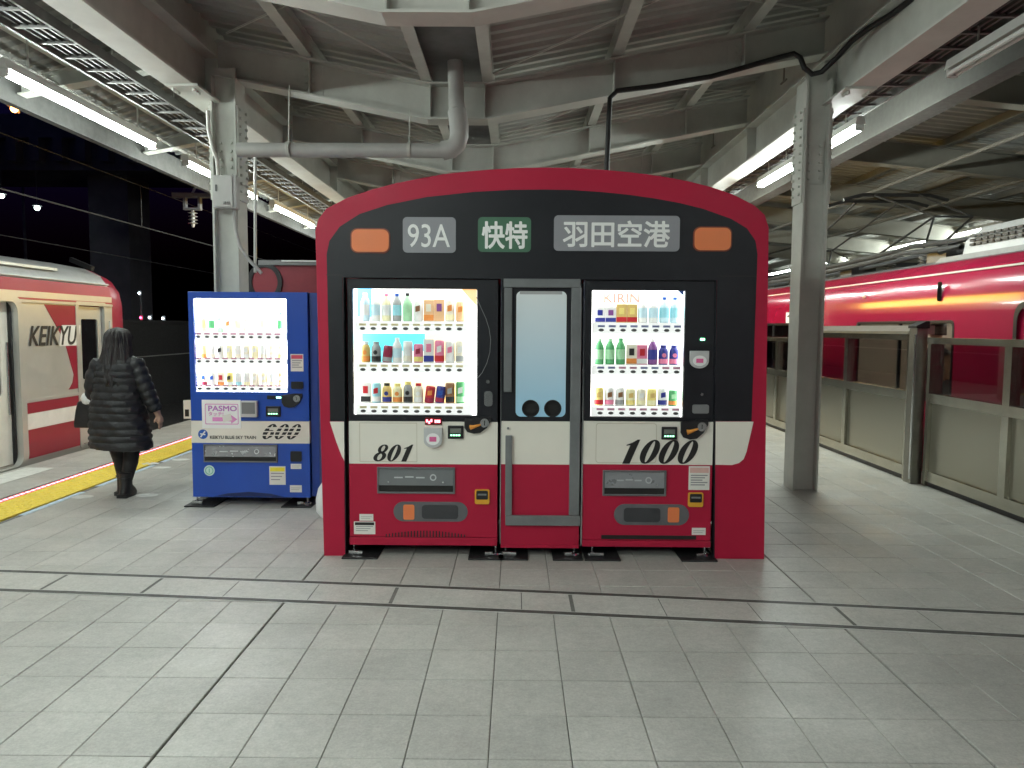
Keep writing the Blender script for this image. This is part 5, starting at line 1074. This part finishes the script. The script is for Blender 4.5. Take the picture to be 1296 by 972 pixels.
for (fx_, fy_) in ((.045, -.02), (-.03, .08)):
    mb = MB(); bx_, by_ = px0+fx_, py0+fy_
    mb.loft([rg(bx_, by_+.03, .052, .115, 0), rg(bx_, by_+.03, .054, .118, .03), rg(bx_, by_+.025, .052, .10, .06), rg(bx_, by_, .05, .065, .10), rg(bx_, by_, .052, .058, .15), rg(bx_, by_, .058, .062, .215), rg(bx_, by_, .050, .054, .222)]); mb.box(bx_-.045, bx_+.045, by_-.085, by_-.02, 0, .035); mb.tube([(bx_+.056*math.cos(2*PI*k/12), by_+.062*math.sin(2*PI*k/12), .17) for k in range(13)], .008, 6)
    mb.build('boot', BOOT, t)
mb = MB(); mb.tube([(px0+.07, py0, .66), (px0+.075, py0+.07, .52), (px0+.06, py0+.04, .30), (px0+.047, py0-.02, .14)], [.094, .076, .064, .048], 14); mb.tube([(px0-.07, py0, .66), (px0-.06, py0+.03, .48), (px0-.055, py0+.09, .30), (px0-.03, py0+.08, .14)], [.094, .076, .062, .048], 14); mb.build('tights', LEGM, t)
t = thing('handbag', (px0-.33, py0+.08, .65), 'black handbag hanging from the forearm of the walking person', 'bag')
hx, hy = px0-.315, py0+.10
mb = MB(); mb.loft([[(hx+a*.0+dx*s_, hy+dy, z) for dx, dy in ((-.09, -.13), (.09, -.13), (.09, .13), (-.09, .13))] for s_, z in ((1, .62), (1.02, .66), (.8, .78), (.55, .86))]); mb.build('bag_body', mat('bag_leather', (.012, .012, .013), .4, var=.2, scale=18, bump=.2), t, None, .012)
for dy in (-.06, .07): MB().tube([(hx-.03, hy+dy, .85), (hx-.0, hy+dy*.6, .95), (hx+.06, hy+dy*.4, .985), (hx+.10, hy+dy*.5, .95), (hx+.06, hy+dy, .85)], .009, 8).build('strap', MATS['bag_leather'], t)
mb = MB(); cx, cy_ = px0-.285, py0+.0
mb.loft([rg(cx, cy_, a, b, z, 14) for a, b, z in ((.02, .02, .82), (.05, .04, .845), (.06, .045, .885), (.045, .04, .92), (.02, .02, .945))]); o = mb.build('white_pouch', mat('white_cloth', (.75, .76, .76), .7, var=.08, bump=.5, bscale=25)); tag(o, 'small crumpled white pouch above the black handbag', 'pouch')

# ------------------------------------------------------------------ night background left of the tracks
NW = mat('near_black_wall', (.05, .05, .05), .9)  # uniform near-black tone for the trackside wall
NB = mat('night_concrete', (.16, .16, .165), .85, var=.25, scale=.6)
t = thing('retaining_wall', (-12, 12, -1.15), 'low dark trackside wall beyond the left train', 'wall'); box('wall_face', (-12.3, -12, -6, 70, -1.149, 1.6), NW, t); box('coping', (-12.36, -11.94, -6, 70, 1.601, 1.72), NW, t)
MB().tube([(-11.95, -6, .55), (-11.95, 70, .55)], .02, 6).build('cable_line', PVC, t)
t = thing('viaduct', (-24, 30, -1.15), 'faint grey elevated roadway in the dark on the left', 'viaduct')
MB().box(-60, -9.5, 33, 37, 8.3, 9.6).build('deck', NB, t); MB().box(-60, -9.5, 32.6, 33, 9.601, 10.6).build('parapet', NB, t)
for i in range(24): MB().box(-34+i*1.0, -33.6+i*1.0, 32.5, 32.99, 8.6, 9.58).build('deck_bracket', NB, t)
for x in (-27, -18.5): MB().box(x-.9, x+.9, 34, 36, -1.149, 8.299).build('pier', NB, t)
for n_, (x, y, z, r_, c, s_, lb) in enumerate(((-33, 47.4, 10, .10, (.8, 1, .95), 25, 'small white distant lamp at the left edge of the photo'), (-31, 48, 9.4, .09, (.8, 1, .95), 25, 'small white distant lamp right of the other, above the train roof'))):
    X_, Z_ = P((2, 47)[n_], (248, 263)[n_], 32.4); t = thing('distant_lamp', (X_, 32.4, Z_), lb, 'lamp', 'distant lamps'); MB().sphere((X_, 32.4, Z_), .11, 10, 8).build('bulb', emis('far_lamp', c, 6), t); MB().lathe([(.2, .08), (.05, .2)], (X_, 32.4, Z_), 10).build('lamp_shade', NB, t); MB().tube([(X_, 32.4, Z_+.2), (X_, 32.4, 8.6)], .012, 6).build('lamp_rod', NB, t)
X_, Z_ = P(18, 138, 44); t = thing('street_lamp', (X_, 44, -1.15), 'orange street lamp glowing in the dark at the far left', 'lamp'); MB().sphere((X_, 44, Z_), .2, 10, 8).build('bulb', emis('sodium_lamp', (1, .35, .08), 10), t); MB().lathe([(.36, .15), (.08, .35)], (X_, 44, Z_), 10).build('lamp_shade', NB, t); MB().tube([(X_+.1, 44.3, -1.149), (X_+.1, 44.3, Z_+.3)], .08, 8).build('lamp_pole', NB, t)
for n_, (px, py, c, lb, s_) in enumerate(((178, 402, (1, .05, .15), 'small red signal light in the dark beside the left train', 8), (189, 402, (.8, .95, 1), 'tiny white light next to the red signal light', 6), (206, 403, (.8, .95, 1), 'tiny white light left of the blue machine', 6), (176, 371, (.8, .95, 1), 'tiny white light above the red signal light', 5))):
    X_, Z_ = P(px, py, 30); t = thing('signal_lamp', (X_, 30, -1.15), lb, 'lamp', 'small lights in the dark'); MB().sphere((X_, 30, Z_), .045, 8, 6).build('bulb', emis('sig_%d' % n_, c, s_), t); MB().box(X_-.06, X_+.06, 30.06, 30.12, Z_-.1, Z_+.1).build('back_plate', NB, t); MB().tube([(X_, 30.12, -1.149), (X_, 30.12, Z_+.1)], .03, 6).build('lamp_pole', NB, t)
WIRE = mat('wire', (.045, .045, .045), .6, 0, var=0)
for x, z, r_, lb in ((-7.0, 3.38, .012, 'contact wire over the left track'), (-7.05, 4.15, .010, 'upper messenger wire over the left track'), (-10.6, 3.38, .012, 'contact wire over the far left track')):
    o = MB().tube([(x, -6, z), (x, 60, z)], r_, 6).build('overhead_wire', WIRE); tag(o, lb, 'wire', 'overhead wires')
for n_, (X_, px, py) in enumerate(((-7.02, 181, 275),)):
    y_, z_ = PX(px, py+18, X_); o = MB().tube([(X_-.02, y_, 3.38), (X_-.02, y_, 4.15)], .010, 6).build('wire_dropper', WIRE); tag(o, 'short vertical dropper between the left overhead wires', 'wire', 'overhead wires')
X_, Z_ = P(245, 248, 13.5); t = thing('insulator_bracket', (X_, 13.5, Z_), 'grey bracket with hanging insulator left of the left column', 'insulator')
MB().box(X_-.35, X_+.35, 13.4, 13.5, Z_-.04, Z_+.04).build('crossarm', NB, t)
for dx in (-.13, .13): MB().box(X_+dx-.02, X_+dx+.02, 13.4, 13.5, Z_-.22, Z_-.041).build('hanger_leg', NB, t)
MB().box(X_-.15, X_+.15, 13.4, 13.5, Z_-.26, Z_-.221).build('yoke', NB, t)
pr_ = [(.02, Z_-.261)]
for i in range(4): pr_ += [(.03, Z_-.29-i*.06), (.085, Z_-.31-i*.06), (.03, Z_-.325-i*.06)]
MB().lathe(pr_+[(.02, Z_-.56)], (X_, 13.45, 0), 12).build('insulator', MATS['porcelain'], t)
MB().tube([(X_, 13.45, Z_+.04), (X_+.6, 13.45, Z_+1.2)], .02, 6).build('support_rod', PAINT, t)
X_, Z_ = P(238, 518, 9.5); t = thing('station_sign', (X_, 9.5, 0), 'small white upright sign just left of the blue machine', 'sign'); MB().box(X_-.05, X_+.16, 9.48, 9.5, Z_-.12, Z_+.12).build('board', PAPER, t); MB().box(X_-.03, X_+.02, 9.475, 9.479, Z_-.09, Z_+.0).build('print', INK, t); MB().tube([(X_+.05, 9.52, 0), (X_+.05, 9.52, Z_+.1)], .015, 8).build('post', PVC, t)
# far right side: closing wall of the opposite platform
t = thing('far_platform', (11.5, 12, -1.15), 'opposite platform beyond the red train', 'platform'); box('deck', (9.3, 13.5, -4, 40, -1.149, 0), CONC, t); box('back_wall', (13.6, 13.8, -4, 40, -1.149, 3.3), mat('dim_wall', (.28, .27, .22), .7, var=.2, scale=.8), t)
for y in (6, 13, 20, 27): box('post', (11.2, 11.45, y, y+.25, .001, 3.6), MATS['olive_grey_paint'], t)
o = MB().box(-3, 14, 38, 38.4, -1.149, 6).build('end_wall', NB); tag(o, 'dark wall closing the far end of the station', 'wall')
